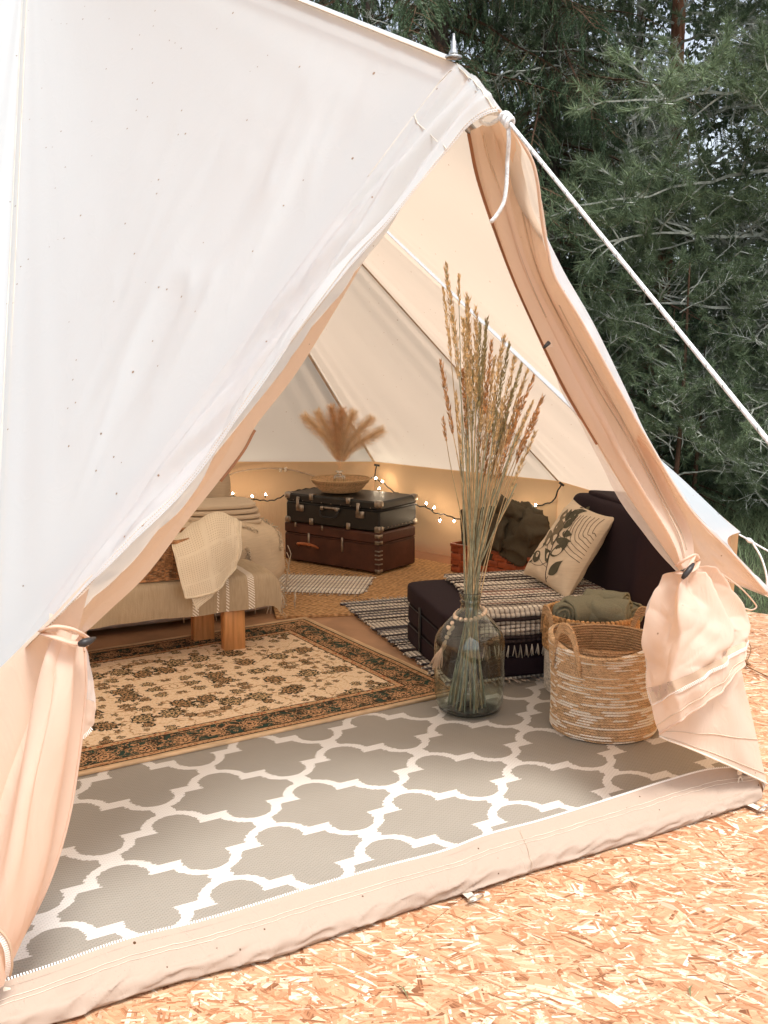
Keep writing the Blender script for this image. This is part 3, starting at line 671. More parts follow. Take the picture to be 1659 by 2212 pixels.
# webbing loops and steel rings
for (x, y, x2, y2) in ((1010, 1930, 1024, 1944), (1622, 1738, 1646, 1750)):
    a = Z(x, y, .012); b = Z(x2, y2, .012); d = (b - a).normalized(); s_ = d.cross(Vector((0, 0, 1))).normalized()
    mb = MB(); w = .013
    mb.grid([[a - d * .03 + s_ * w, a + s_ * w, b + s_ * w * .8], [a - d * .03 - s_ * w, a - s_ * w, b - s_ * w * .8]]); lp = mb.build('webbing_loop', M['hem'], tent)
    mb = MB(); c = b + d * .008; ring = [c + (s_ * math.cos(t) * .020 + (d * .6 + Vector((0, 0, .8))) * math.sin(t) * .018) + Vector((0, 0, .010)) for t in [2 * math.pi * i / 22 for i in range(22)]]
    mb.tube(ring, .0024, 8, closed=True); mb.build('steel_ring', M['metal'], lp)
# main guy rope, knot and loose end
gA = TIP + Vector((.012, .0, -.012)); gB = Vector((1.34, .44, 0.0))
gd = (gB - gA).normalized()
rp = MB(); rp.tube([gA + gd * (i * .05) for i in range(60) if (gA + gd * (i * .05)).z > 0] + [gB], .0044, 8); rp.build('guy_rope', M['rope'], tent)
fl_ = MB()
for i in range(150):
    p = gA + gd * (.05 + i * .018); a = i * 2.1
    s1 = gd.orthogonal().normalized(); s2 = gd.cross(s1); fl_.tube([p + (s1 * math.cos(a + k * .5) + s2 * math.sin(a + k * .5)) * .0045 + gd * k * .003 for k in range(3)], .0009, 3)
fl_.build('rope_fleck', simple('rope_fleck', (.12, .16, .12)), tent)['kind'] = 'stuff'
kn = MB()
for k in range(3):
    c = gA + gd * (.008 + k * .011); s1 = gd.orthogonal().normalized(); s2 = gd.cross(s1)
    kn.tube([c + (s1 * math.cos(t) + s2 * math.sin(t)) * .010 + gd * .004 * math.sin(t + k) for t in [2 * math.pi * i / 16 for i in range(16)]], .0052, 7, closed=True)
kn.tube(crv([gA, gA + Vector((-.03, .03, .012)), gA + Vector((-.05, .04, .0)), gA + Vector((-.03, .03, -.012)), gA], 16), .0048, 7)
kn.build('knot', M['rope'], tent)
le = MB(); LE = crv([gA + gd * .02, W(1099, 300, gA.y - .02), W(1096, 350, gA.y), W(1094, 400, gA.y), W(1088, 437, gA.y), W(1074, 463, gA.y), W(1060, 480, gA.y)], 34)
le.tube(LE, .0045, 8); le.build('rope_end', M['rope'], tent)
# guy at the far right eave corner
kn = MB(); e3 = V3 + Vector((.0, -.02, -.015)); gr = Vector((2.75, 4.45, -.1)); gd3 = (gr - e3).normalized()
kn.tube([e3 - gd3 * .02, gr], .0045, 7)
kn.tube(crv([e3 + gd3 * .05, e3 + gd3 * .10 + Vector((0, 0, -.05)), e3 + gd3 * .13 + Vector((0, 0, -.12)), e3 + gd3 * .135 + Vector((0, 0, -.2))], 12), .005, 7)
kn.tube([e3 + gd3 * .02, e3 + gd3 * .035, e3 + gd3 * .055], [.006, .012, .006], 8)
kn.build('guy_rope', M['rope'], tent)
# peg cord lying on the deck right of the doorway
pc = MB(); pc.tube(crv([Z(1583, 1400, .01), Z(1600, 1420, .03), Z(1612, 1430, .02), Z(1622, 1400, .03), Z(1610, 1378, .02)], 24), .0022, 5)
pc.tube(crv([Z(1570, 1425, .02), Z(1600, 1432, .02), Z(1630, 1448, .01), Z(1660, 1462, .005)], 20), .0028, 5)
pc.tube([Z(1604, 1424, .02), Z(1612, 1432, .02), Z(1620, 1436, .02)], [.006, .010, .005], 7); pc.build('peg_cord', simple('brown_cord', (.22, .12, .06)), tent)
# window piped into the back wall
for k, w_ in ((0, .011),):
    mb = MB(); mb.tube(crv([W(x, y, 7.13) for x, y in ((455, 1100), (478, 1042), (500, 1024), (545, 1014), (600, 1012), (650, 1020), (695, 1036), (730, 1065))], 50), .011, 8, flat=.5); mb.build('window_piping', M['tape'], tent)
mb = MB(); mb.rbox(W(617, 1014, 7.11), (.018, .01, .03), .002); mb.rbox(W(606, 1015, 7.11), (.018, .01, .025), .002); mb.build('window_tab', M['hem'], tent)
# ================================================================== RUGS
def rotz(a): return Matrix.Rotation(a, 3, 'Z')
def slab(name, o, sx, sy, th, mat, nx=60, ny=40, wav=.003, x0=0, y0=0, seed=0, local=True):
    """thin soft rug with its own thickness, local axes"""
    mb = MB(); f = lambda x, y: wav * (ns(x * 3 + seed, y * 3) + .4 * ns(x * 9, y * 9 + seed))
    top = [[Vector((x0 + sx * j / nx, y0 + sy * i / ny, th + max(0, f(sx * j / nx, sy * i / ny)))) for j in range(nx + 1)] for i in range(ny + 1)]
    mb.grid(top)
    per = top[0] + [r[-1] for r in top[1:]] + top[-1][::-1][1:] + [r[0] for r in top[::-1][1:]]
    mb.grid([[Vector((p.x, p.y, 0)) for p in per], per])
    return mb.build(name, mat, o, local=True)
# --- jute rug
def braid(name, c1, c2, sc, amp=.9):
    t = NT(name); p = t.sep(t.tc()); row = t.m('MULTIPLY', p[1], sc); fl = t.m('FLOOR', row)
    w = t.m('SINE', t.m('ADD', t.m('MULTIPLY', p[0], sc * 5.0), t.m('MULTIPLY', fl, 3.14159)))
    r = t.m('SINE', t.m('MULTIPLY', row, 6.28318)); h = t.m('ADD', t.m('MULTIPLY', w, .5), r)
    n = t.noise(scale=60, detail=4); c = t.ramp(t.m('ADD', t.m('MULTIPLY', h, .16), n), [(.25, tuple(x * .45 for x in c1)), (.5, c1), (.8, c2)])
    return t.done(t.pbr(c, .9, t.bump(t.m('ADD', h, n), amp, .006), spec=.15))
jr = thing('jute_rug', 'natural braided jute rug lying under the suitcases at the back', 'rug', (-.55, 5.28, .006), math.atan2(.18, 1))
slab('pile', jr, 1.35, 1.6, .012, braid('jute_braid', (.60, .34, .15), (.78, .50, .26), 34))
# --- persian rug
def persian():
    t = NT('persian_wool'); p = t.sep(t.tc()); X, Y = p[0], p[1]; SX, SY = 1.95, 1.36
    ax = t.m('ABSOLUTE', t.m('SUBTRACT', X, SX / 2)); ay = t.m('ABSOLUTE', t.m('SUBTRACT', Y, SY / 2))
    ex = t.m('SUBTRACT', SX / 2, ax); ey = t.m('SUBTRACT', SY / 2, ay); e = t.m('MINIMUM', ex, ey)
    cream, tan, dark, rust, green = (.86, .68, .47), (.44, .27, .14), (.030, .027, .018), (.50, .20, .08), (.012, .050, .040)
    sym = t.com(ax, ay); n0 = t.noise(sym, 55, 2, out=1); wv = t.nd('ShaderNodeVectorMath', operation='MULTIPLY_ADD'); t.lk(n0, wv.inputs[0]); wv.inputs[1].default_value = (.034, .034, 0); t.lk(sym, wv.inputs[2]); S = wv.outputs[0]
    def flowers(scale, rad_, seed, petals=9):
        mp = t.map(S, loc=(seed, seed * .7, 0)); v = t.nd('ShaderNodeTexVoronoi', feature='F1', voronoi_dimensions='2D'); t.lk(mp, v.inputs['Vector']); v.inputs['Scale'].default_value = scale; v.inputs['Randomness'].default_value = .55
        d = v.outputs['Distance']; pos = t.nd('ShaderNodeVectorMath', operation='SUBTRACT'); t.lk(mp, pos.inputs[0]); t.lk(v.outputs['Position'], pos.inputs[1])
        q = t.sep(pos.outputs[0]); an = t.m('ARCTAN2', q[1], q[0]); pet = t.m('MULTIPLY', t.m('SINE', t.m('MULTIPLY', an, petals)), .16)
        rr = t.m('DIVIDE', d, t.m('ADD', rad_, t.m('MULTIPLY', pet, rad_))); return rr, t.sep(v.outputs['Color'])
    vine = t.m('ABSOLUTE', t.m('SUBTRACT', t.noise(S, 7, 2, .4, 1.4), .5)); line = t.m('LESS_THAN', vine, .014)
    tex = t.noise(scale=90, detail=4, rough=.7)
    c = t.mix(t.m('MULTIPLY', t.m('GREATER_THAN', tex, .53), .5), cream, (.66, .40, .19))
    c = t.mix(line, c, tan)
    for sc, ra, sd, pe, sk in ((17, .22, 5.1, 5, .40), (11, .24, 2.2, 7, .45), (6.6, .27, 1.3, 9, .30)):
        rr, cc = flowers(sc, ra, sd, pe)
        on = t.m('GREATER_THAN', cc[2], sk)
        bands = t.m('GREATER_THAN', t.m('SINE', t.m('MULTIPLY', rr, 15)), .05)
        inside = t.m('MULTIPLY', t.m('LESS_THAN', rr, 1.0), on); rim = t.m('MULTIPLY', t.m('MULTIPLY', t.m('LESS_THAN', rr, 1.14), t.m('GREATER_THAN', rr, .92)), on)
        core = t.mix(t.m('GREATER_THAN', cc[0], .45), (.46, .27, .13), (.62, .42, .22))
        c = t.mix(inside, c, core); c = t.mix(t.m('MULTIPLY', inside, bands), c, t.mix(t.m('GREATER_THAN', tex, .5), dark, green)); c = t.mix(t.m('MULTIPLY', rim, t.m('GREATER_THAN', tex, .42)), c, dark)
    # main border
    rr, cc = flowers(8.0, .34, 9.2, 8); band = t.m('MULTIPLY', t.m('GREATER_THAN', e, .055), t.m('LESS_THAN', e, .175))
    bc = t.mix(t.m('GREATER_THAN', t.noise(S, 16, 3, .6, 1), .47), dark, green)
    bc = t.mix(t.m('LESS_THAN', t.m('ABSOLUTE', t.m('SUBTRACT', t.noise(S, 20, 2, .5, 2), .52)), .030), bc, (.50, .27, .13))
    bc = t.mix(t.m('LESS_THAN', rr, 1.0), bc, (.56, .32, .16)); bc = t.mix(t.m('MULTIPLY', t.m('LESS_THAN', rr, 1.0), t.m('GREATER_THAN', t.m('SINE', t.m('MULTIPLY', rr, 17)), .3)), bc, dark)
    c = t.mix(band, c, bc)
    for a, b, col, col2, sc in ((.0, .020, (.62, .45, .27), (.55, .38, .22), 10), (.020, .028, dark, dark, 10), (.028, .050, (.55, .33, .17), (.30, .14, .06), 55), (.050, .056, dark, dark, 10), (.172, .179, dark, dark, 10), (.179, .205, (.58, .38, .20), (.38, .12, .05), 45), (.205, .211, dark, dark, 10)):
        k = t.m('MULTIPLY', t.m('GREATER_THAN', e, a), t.m('LESS_THAN', e, b)); c = t.mix(k, c, t.mix(t.m('GREATER_THAN', t.noise(S, sc * 1.6, 2), .54), col, col2))
    c = t.mix(t.m('MULTIPLY', t.noise(scale=300, detail=2), .22), c, (.12, .07, .035))
    h = t.noise(scale=260, detail=3)
    return t.done(t.pbr(c, .95, t.bump(h, .6, .004), sheen=0, spec=.1))
pa = math.atan2(4.121 - 3.253, .331 + 1.029)
pr_ = thing('persian_rug', 'cream and dark green floral woven rug in front of the bench', 'rug', (.331 - 1.95 * math.cos(pa), 4.121 - 1.95 * math.sin(pa), .008), pa)
slab('pile', pr_, 1.95, 1.36, .011, persian(), 90, 60, .004, seed=3)
mb = MB(); z = .012
mb.tube([(0, 0, z * .6), (1.95, 0, z * .6), (1.95, 1.36, z * .6), (0, 1.36, z * .6)], .0075, 6, closed=True); mb.build('binding', simple('rug_binding', (.66, .46, .27), .9, bscale=300), pr_, local=True)
# --- trellis rug
def trellis():
    t = NT('trellis_weave'); p = t.sep(t.tc()); wob = t.noise(t.map(scale=(12, 3, 1)), 1, 2)
    ragn = t.white(t.m('FLOOR', t.m('MULTIPLY', p[1], 230.0)))
    X = t.m('ADD', p[0], t.m('MULTIPLY', t.m('SUBTRACT', ragn, .5), .008)); Y = p[1]; PER = .454
    res = None
    for ox, oy in ((0, 0), (.5, .5)):
        a = t.m('ABSOLUTE', t.m('SUBTRACT', t.m('FRACT', t.m('ADD', t.m('DIVIDE', X, PER), ox)), .5)); b = t.m('ABSOLUTE', t.m('SUBTRACT', t.m('FRACT', t.m('ADD', t.m('DIVIDE', Y, PER), oy)), .5))
        def circ(cx, cy, r):
            dx = t.m('SUBTRACT', a, cx); dy = t.m('SUBTRACT', b, cy); return t.m('SUBTRACT', t.m('SQRT', t.m('ADD', t.m('MULTIPLY', dx, dx), t.m('MULTIPLY', dy, dy))), r)
        body = t.m('MAXIMUM', t.m('MAXIMUM', t.m('SUBTRACT', b, .208), t.m('SUBTRACT', a, .435)), t.m('SUBTRACT', .070, circ(.5, .26, .150)))
        d = t.m('MINIMUM', circ(0, .26, .153), body)
        res = d if res is None else t.m('MINIMUM', res, d)
    grey = t.m('LESS_THAN', res, -.004)
    w1 = t.m('SINE', t.m('MULTIPLY', p[0], 480.0)); w2 = t.m('SINE', t.m('ADD', t.m('MULTIPLY', p[1], 520.0), t.m('MULTIPLY', t.m('FLOOR', t.m('MULTIPLY', p[0], 76.4)), 2.1)))
    hole = t.m('GREATER_THAN', t.m('MULTIPLY', w1, w2), .62)
    n = t.noise(scale=3, detail=3); g1 = t.mix(n, (.265, .243, .205), (.315, .292, .25)); wh = t.mix(n, (.60, .575, .535), (.68, .66, .62))
    c = t.mix(grey, wh, g1); c = t.mix(t.m('MULTIPLY', hole, t.m('ADD', .25, t.m('MULTIPLY', grey, .2))), c, (.13, .10, .075))
    c = t.mix(t.m('MULTIPLY', t.m('LESS_THAN', t.m('ABSOLUTE', res), .008), .0), c, (.3, .3, .3))
    h = t.m('ADD', w2, t.m('MULTIPLY', hole, -1.5))
    return t.done(t.pbr(c, .6, t.bump(h, .35, .0015), spec=.3))
a_, b_ = .3338 + .0541, .2961 - .0666
ta = math.atan2(.22951, .38795)
# lattice: a quatrefoil centre sits at S6
S6 = Vector((-.62721, 2.51612, 0))
e1 = Vector((math.cos(ta), math.sin(ta), 0)); e2 = Vector((-e1.y, e1.x, 0))
orig = S6 - e1 * (.454 * 1.5) - e2 * (.454 * 1.5)
tr = thing('trellis_rug', 'grey and white lattice pattern mat just inside the sill', 'rug', (orig.x, orig.y, .0055), ta)
mb = MB(); far = 1.52
# outline follows sill in front, tucked under the other rugs behind
def inside_pts():
    Mi_ = frame(tr).inverted(); G = []
    for i in range(len(T_i)):
        row = []
        f0 = T_i[i]; p0 = Mi_ @ Vector((f0.x, f0.y, 0)); 
        for j in range(26):
            y = p0.y + (1.62 - p0.y) * j / 25; row.append(Vector((p0.x, y, .0035 + max(0, .004 * ns(p0.x * 3, y * 3)))))
        G.append(row)
    return G
T_i = [p - n_s * .035 + Vector((.006, .0, 0)) for p in crv(B_, 61)]
T_i[0] = T_i[0] + Vector((-.02, -.01, 0)); T_i += [T_i[-1] + e1 * (.03 * k) + e2 * (.02 * k) for k in range(1, 9)]
mb.grid([list(r) for r in zip(*inside_pts())]); mb.build('weave', M['trellis'] if 'trellis' in M else trellis(), tr, local=True)
# --- rag rugs: real raised strips
def rag(name, label, loc, rz, L, Wd, pitch, cols, parent=None, fringe=True, warp=True, surf=None, group=None, rough=.95, rnd=R, wild=.006):
    """strips run along local x (length Wd), stacked along y (length L). surf maps (x, y, z) to local 3D"""
    o = thing(name, label, 'rug', loc, rz, group)
    surf = surf or (lambda x, y, z: Vector((x, y, z)))
    n = int(L / pitch); mb = MB(); mb.col = (1, 1, 1); nx = 26; fm = MB(); fm.col = (.6, .5, .4)
    for k in range(n):
        c = cols[rnd.randrange(len(cols))] if callable(cols) is False else cols(k)
        y = k * pitch; ja, jb = rnd.uniform(-wild, wild) * 2, rnd.uniform(-wild, wild) * 2; G = []
        ph = rnd.uniform(0, 9)
        for (oy, oz) in ((0, .001), (.22, .0062), (.5, .0085), (.78, .0062), (1, .001)):
            G.append([surf(ja + (Wd + jb - ja) * i / nx, y + oy * pitch + .0018 * math.sin(i * .9 + ph), oz + .0015 * ns(i * .8, k * 3.1)) for i in range(nx + 1)])
        s = rnd.uniform(.8, 1.15); mb.col = tuple(min(.9, q * s) for q in c); mb.grid(G)
        for side, xx in ((0, ja), (1, Wd + jb)):
            if rnd.random() < .8:
                p = surf(xx, y + pitch * .5, .004); q = surf(xx + (.012 if side else -.012), y + pitch * rnd.uniform(.2, .8), .003); mb.tube([p, q], [pitch * .32, pitch * .25], 5)
    t = MATS.get('rag')
    o2 = mb.build('strips', t, o, local=True)
    if fringe:
        for e, yy, s in ((0, 0, -1), (1, n * pitch, 1)):
            for i in range(int(Wd / .022)):
                x = (i + .5) * .022 + rnd.uniform(-.004, .004); p = surf(x, yy, .003); q = surf(x + rnd.uniform(-.01, .01), yy + s * .022, .004); r = surf(x + rnd.uniform(-.014, .014), yy + s * rnd.uniform(.045, .065), .003)
                fm.tube([p, q, r], [.0016, .0022, .0032], 4)
        fm.build('fringe', MATS['rag'], o, local=True)['kind'] = 'stuff'
    return o
MATS = {}
def ragmat():
    t = NT('rag_cotton'); a = t.nd('ShaderNodeAttribute', attribute_name='Col'); p = t.sep(t.tc())
    w = t.m('SINE', t.m('MULTIPLY', p[0], 290.0)); gap = t.m('GREATER_THAN', w, .55); n = t.noise(scale=70, detail=3)
    c = t.mix(t.m('MULTIPLY', n, .22), a.outputs['Color'], (.25, .2, .16)); c = t.mix(t.m('MULTIPLY', gap, .62), c, (.05, .035, .035))
    return t.done(t.pbr(c, .95, t.bump(t.m('ADD', n, w), .6, .004), sheen=0, spec=.1))
MATS['rag'] = ragmat()
cr_, bk, gy, nv = (.76, .69, .58), (.018, .015, .018), (.20, .19, .19), (.05, .055, .075)
ra = math.atan2(-(.33), .944)      # local y axis runs towards the camera side
def stripes(k):
    r = random.Random(k * 7 + 1); return [cr_, gy, bk, cr_, nv, (.36, .35, .33), cr_, bk][(k // 1 + r.randrange(3)) % 8]
P0 = Vector((-.225, 5.56, 0)); ux = Vector((.944, .33, 0)).normalized(); 
rag('rag_rug', 'black, grey and cream striped rag rug running out under the dark sofa', (P0.x + .33 * 1.48, P0.y - .944 * 1.48, .020), math.atan2(.33, .944), 1.48, .62, .0155, stripes)
# white rag mat beside bed
wz = Z(785, 1284)
rag('rag_rug', 'off-white rag mat between the bed blanket and the suitcases', (wz.x - .80, wz.y + .02, .022), rad(-8), .42, .80, .015, [(.80, .72, .61), (.85, .78, .68), (.76, .66, .54)])

# ================================================================== SUITCASES
def leather(name, col, var=.3, rough=.5):
    t = NT(name); n = t.noise(scale=9, detail=5, rough=.6); g = t.vor(scale=220)
    c = t.ramp(n, [(.25, tuple(x * .55 for x in col)), (.6, col), (.85, tuple(min(1, x * 1.7) for x in col))])
    sc = t.m('GREATER_THAN', t.noise(t.map(scale=(20, 20, 60)), 2, 5, .8), .68); c = t.mix(t.m('MULTIPLY', sc, .35), c, tuple(min(1, x * 3 + .05) for x in col))
    return t.done(t.pbr(c, rough, t.bump(t.m('ADD', g, n), .25, .002), spec=.4))
dull = simple('worn_nickel', (.42, .37, .31), .38, .25, 40, .2, 100, metal=.9)
EW = math.atan2(-.6, .8)                       # local +x to the right along the front, +y to the back
def suitcase(loc, rz, w, d, h, lid, mat, name, label, brown=False):
    o = thing(name, label, 'suitcase', loc, rz)
    b = MB(); b.rbox((0, 0, (h - lid) / 2), (w, d, h - lid - .003), .009); b.build('body', mat, o, local=True, smooth=False)
    b = MB(); b.rbox((0, 0, h - lid / 2), (w + .003, d + .003, lid - .002), .010)
    b.build('lid', mat, o, local=True, smooth=False)
    tr_ = MB(); tr_.tube([(-w / 2 + .01, -d / 2 - .001, h - lid), (w / 2 - .01, -d / 2 - .001, h - lid), (w / 2 + .001, -d / 2 + .01, h - lid), (w / 2 + .001, d / 2 - .01, h - lid)], .0028, 6); tr_.build('rim_strip', M['black'] if not brown else simple('rim_brown', (.09, .035, .02), .5), o, local=True)
    return o
SB = Vector((-.03, 6.25, .03)); ex = Vector((.8, -.6, 0)); ey = Vector((.6, .8, 0))
wB, dB, hB = .76, .38, .245
cB = SB - ex * wB / 2 + ey * dB / 2
brn = suitcase(cB, EW, wB, dB, hB, .07, leather('brown_leather', (.085, .030, .018)), 'suitcase', 'large worn reddish-brown suitcase under the black one', True)
for x in (-.17, .10):
    m_ = MB(); m_.rbox((x, -dB / 2 - .004, hB - .10), (.014, .008, .09), .002); m_.build('hasp', dull, brn, local=True)
m_ = MB(); m_.rbox((-.04 - .02, -dB / 2 - .003, hB - .012), (.014, .006, .03), .002); m_.rbox((-.28, -dB / 2 - .003, hB - .012), (.014, .006, .03), .002); m_.build('hasp', dull, brn, local=True)
m_ = MB(); m_.tube(crv([(-.25, -dB / 2 - .004, hB - .145), (-.235, -dB / 2 - .035, hB - .125), (-.17, -dB / 2 - .045, hB - .118), (-.105, -dB / 2 - .035, hB - .125), (-.09, -dB / 2 - .004, hB - .145)], 20), [.006 + .004 * math.sin(math.pi * i / 19) for i in range(20)], 8); m_.build('handle', simple('tan_handle', (.40, .13, .05), .5), brn, local=True)
for z in (.012, .055, .085, .11, .135, .185, .225):
    hh = .008 if z in (.055, .085, .11, .135) else .022
    cm = MB(); cm.rbox((wB / 2 - .012, -dB / 2 - .003, z), (.034, .006, hh), .002); cm.rbox((wB / 2 + .003, -dB / 2 + .012, z), (.006, .040, hh), .002); cm.build('corner_plate', dull, brn, local=True)
wK, dK, hK = .73, .40, .185
cK = SB - ex * (wK / 2 + .005) + ey * (dK / 2 - .005); cK.z = SB.z + hB + .004
blk = suitcase(cK, EW + rad(1.5), wK, dK, hK, .055, leather('black_leather', (.022, .021, .018), rough=.42), 'suitcase', 'black suitcase with nickel corners on top of the brown one')
def lock(x):
    m_ = MB(); m_.rbox((x, -dK / 2 - .005, hK - .088), (.062, .010, .042), .003); m_.build('lock', dull, blk, local=True)
    m_ = MB(); m_.rbox((x - .012, -dK / 2 - .012, hK - .062), (.020, .008, .062), .003); m_.rbox((x - .012, -dK / 2 - .008, hK - .028), (.026, .008, .020), .002); m_.build('hasp', dull, blk, local=True)
lock(-.245); lock(.225)
for x in (-.155, .135):
    for z in (hK - .012, .018):
        m_ = MB(); m_.rbox((x, -dK / 2 - .004, z), (.030, .010, .040), .003); m_.rbox((x, -dK / 2 + .012, hK + .002 if z > .05 else .0), (.030, .036, .006), .002) if z > .05 else None; m_.build('bracket', dull, blk, local=True)
for sx_ in (-1, 1):
    for z in (.016, hK - .016):
        m_ = MB(); m_.soft((sx_ * (wK / 2 - .015), -dK / 2 + .015, z), (.048, .048, .042), k=4, n=6); m_.build('corner_cap', dull, blk, local=True)
        m_ = MB(); m_.soft((sx_ * (wK / 2 - .015), dK / 2 - .015, z), (.048, .048, .042), k=4, n=6); m_.build('corner_cap', dull, blk, local=True)
m_ = MB()
for i in range(9):
    m_.soft((-.30 + i * .075, -dK / 2 - .002, hK - .042), (.007, .006, .007), n=3, k=2)
for i in range(9): m_.soft((wK / 2 + .002, -dK / 2 + .05 + i * .038, .022), (.006, .007, .007), n=3, k=2)
m_.build('rivets', dull, blk, local=True)['kind'] = 'stuff'
m_ = MB(); m_.tube(crv([(-.075, -dK / 2 - .006, hK - .075), (-.07, -dK / 2 - .022, hK - .10), (-.05, -dK / 2 - .03, hK - .122), (.04, -dK / 2 - .03, hK - .122), (.06, -dK / 2 - .022, hK - .10), (.065, -dK / 2 - .006, hK - .075)], 22), .006, 8); m_.build('handle', M['black'], blk, local=True)
m_ = MB(); m_.rbox((-.005, -dK / 2 - .006, hK - .068), (.15, .012, .014), .003); m_.rbox((-.062, -dK / 2 - .012, hK - .072), (.022, .018, .026), .003); m_.rbox((.052, -dK / 2 - .012, hK - .072), (.022, .018, .026), .003); m_.build('handle_plate', dull, blk, local=True)
# --- woven bowl, bottle and pampas on it
topz = SB.z + hB + hK + .008
bc_ = Z(733, 1066, topz); bc_ = Vector((bc_.x + .005, bc_.y + .07, topz))
def coil(name, c1, c2, pitch, streak=0, thr=.6, rows=True):
    t = NT(name); p = t.sep(t.tc()); an = t.m('ARCTAN2', p[1], p[0]); row = t.m('FLOOR', t.m('DIVIDE', p[2], pitch))
    tw = t.m('SINE', t.m('ADD', t.m('MULTIPLY', an, 110.0), t.m('MULTIPLY', p[2], 900.0)))
    n = t.noise(t.com(t.m('MULTIPLY', an, 6.0), t.m('MULTIPLY', row, 3.3), t.m('MULTIPLY', p[2], 60.0)), 1.6, 4, .65); c = t.ramp(t.m('ADD', n, t.m('MULTIPLY', tw, .05)), [(.28, tuple(x * .55 for x in c1)), (.50, c1), (.75, tuple(min(1, x * 1.2) for x in c1))])
    if streak:
        sn = t.noise(t.com(t.m('MULTIPLY', an, .75), t.m('MULTIPLY', row, 7.31)), 1.9, 1.5, .5); fr_ = t.m('FRACT', t.m('DIVIDE', p[2], pitch))
        k = t.m('MULTIPLY', t.m('GREATER_THAN', sn, t.m('ADD', thr, t.m('MULTIPLY', t.m('ABSOLUTE', t.m('SUBTRACT', fr_, .5)), .10))), t.m('LESS_THAN', t.m('ABSOLUTE', t.m('SUBTRACT', fr_, .55)), .27))
        c = t.mix(t.m('MULTIPLY', k, .9), c, c2)
    return t.done(t.pbr(c, .9, t.bump(t.m('ADD', n, t.m('MULTIPLY', tw, .8)), .7, .003), spec=.15))
bowl = thing('woven_bowl', 'shallow straw bowl on the black suitcase', 'bowl', bc_)
mb = MB(); prof = [(.001, .004), (.10, .004)]
for k in range(8):
    f = k / 7; r = .118 + .062 * f ** .8; z = .006 + .068 * f
    for a in range(5): prof.append((r + .0052 * math.sin(math.pi * a / 4), z + .0096 * a / 4))
prof += [(.176, .078), (.170, .07), (.112, .012), (.001, .010)]
mb.lathe(prof, 72); mb.build('coils', coil('straw_coil', (.70, .46, .25), (.7, .5, .3), .0098), bowl, local=True)
mb = MB()
for i in range(64):
    a = 2 * math.pi * i / 64; a2 = a + .05; mb.tube([(.172 * math.cos(a), .172 * math.sin(a), .062), (.186 * math.cos(a2), .186 * math.sin(a2), .086), (.180 * math.cos(a2 + .03), .180 * math.sin(a2 + .03), .078)], .0032, 5)
mb.tube([(.186 * math.cos(2 * math.pi * i / 60), .186 * math.sin(2 * math.pi * i / 60), .086) for i in range(60)], .004, 6, closed=True)
mb.build('rim', simple('straw', (.58, .38, .20), .85, bscale=200), bowl, local=True)
def glass(name, tint, rough=.02, ior=1.47):
    t = NT(name); n = t.nd('ShaderNodeBsdfPrincipled'); n.inputs['Base Color'].default_value = tint + (1,); n.inputs['Roughness'].default_value = rough; n.inputs['IOR'].default_value = ior; n.inputs['Transmission Weight'].default_value = 1
    t.lk(t.bump(t.noise(scale=9, detail=1), .12, .01), n.inputs['Normal'])
    return t.done(n.outputs[0])
bot_ = thing('glass_bottle', 'small square-shouldered clear bottle standing in the straw bowl', 'bottle', (bc_.x - .006, bc_.y, bc_.z + .012))
mb = MB(); mb.lathe([(.001, .002), (.036, .002), (.040, .008), (.040, .075), (.034, .092), (.016, .098), (.015, .112), (.024, .116), (.024, .122), (.013, .122), (.012, .100), (.030, .088), (.036, .075), (.036, .010), (.001, .008)], 8)
mb.build('glass', glass('bottle_glass', (.93, .95, .93)), bot_, smooth=False, local=True)
hairm = [simple('pampas_gold', (.93, .72, .48), .9, .1, 30), simple('pampas_cream', (.88, .70, .48), .9, .1, 30), simple('pampas_brown', (.82, .56, .33), .9, .1, 30)]
pl = [(660, 900, 0, 'leftmost golden pampas plume, broad and drooping left', -.05), (688, 893, 0, 'golden pampas plume between the leftmost and the dark middle one', .02), (716, 882, 2, 'dark slim pampas plume, tallest of the bunch', -.02), (738, 888, 2, 'brown pampas plume just right of the tallest', .03), (762, 893, 0, 'orange pampas plume standing upright on the right', .0), (800, 905, 1, 'pale cream pampas plume leaning right', .02), (822, 930, 1, 'palest pampas plume, rightmost and bent low', -.03)]
nb = Vector((bot_.location.x, bot_.location.y, bot_.location.z + .12))
for k, (x, y, mi, lab, dy) in enumerate(pl):
    tip = W(x, y, nb.y + dy); o = thing('pampas_plume', lab, 'dried grass', (nb.x, nb.y, nb.z - .11), 0, 'pampas plumes in the small bottle')
    o.rotation_euler = (0, 0, 0)
    m1 = nb.lerp(tip, .45) + Vector(((nb.x - tip.x) * .12, 0, .035)); P = crv([nb - Vector((.0, 0, .105)), nb, m1, tip], 30)
    mb = MB(); mb.tube(P, [.0014] * 18 + [.001] * 12, 4); mb.build('stalk', hairm[2], o)
    rr = random.Random(k); T = []
    for i in range(3600):
        t = .34 + .66 * rr.random() ** .85; p = cr(P, t); q = cr(P, min(1, t + .02)); d = (q - p); d = d.normalized() if d.length > 1e-6 else (P[-1] - P[-2]).normalized()
        wd = math.sin(math.pi * min(1, (t - .26) / .86)) ** .7
        s = Vector((rr.gauss(0, 1), rr.gauss(0, 1), rr.gauss(0, 1))); s = (s - d * s.dot(d)).normalized()
        L = rr.uniform(.030, .078) * (.35 + wd); e = p + d * L * .80 + s * L * .68 * (.5 + .5 * wd) - Vector((0, 0, L * .1)); w = d.cross(s) * .0006
        mid = p.lerp(e, .5) + s * L * .10
        T += [p - w, p + w, mid, mid - w * .8, mid + w * .8, e]
    tri_mesh('plume', np.array([list(Mi_ - o.location) for Mi_ in T]), [hairm[mi]], o)

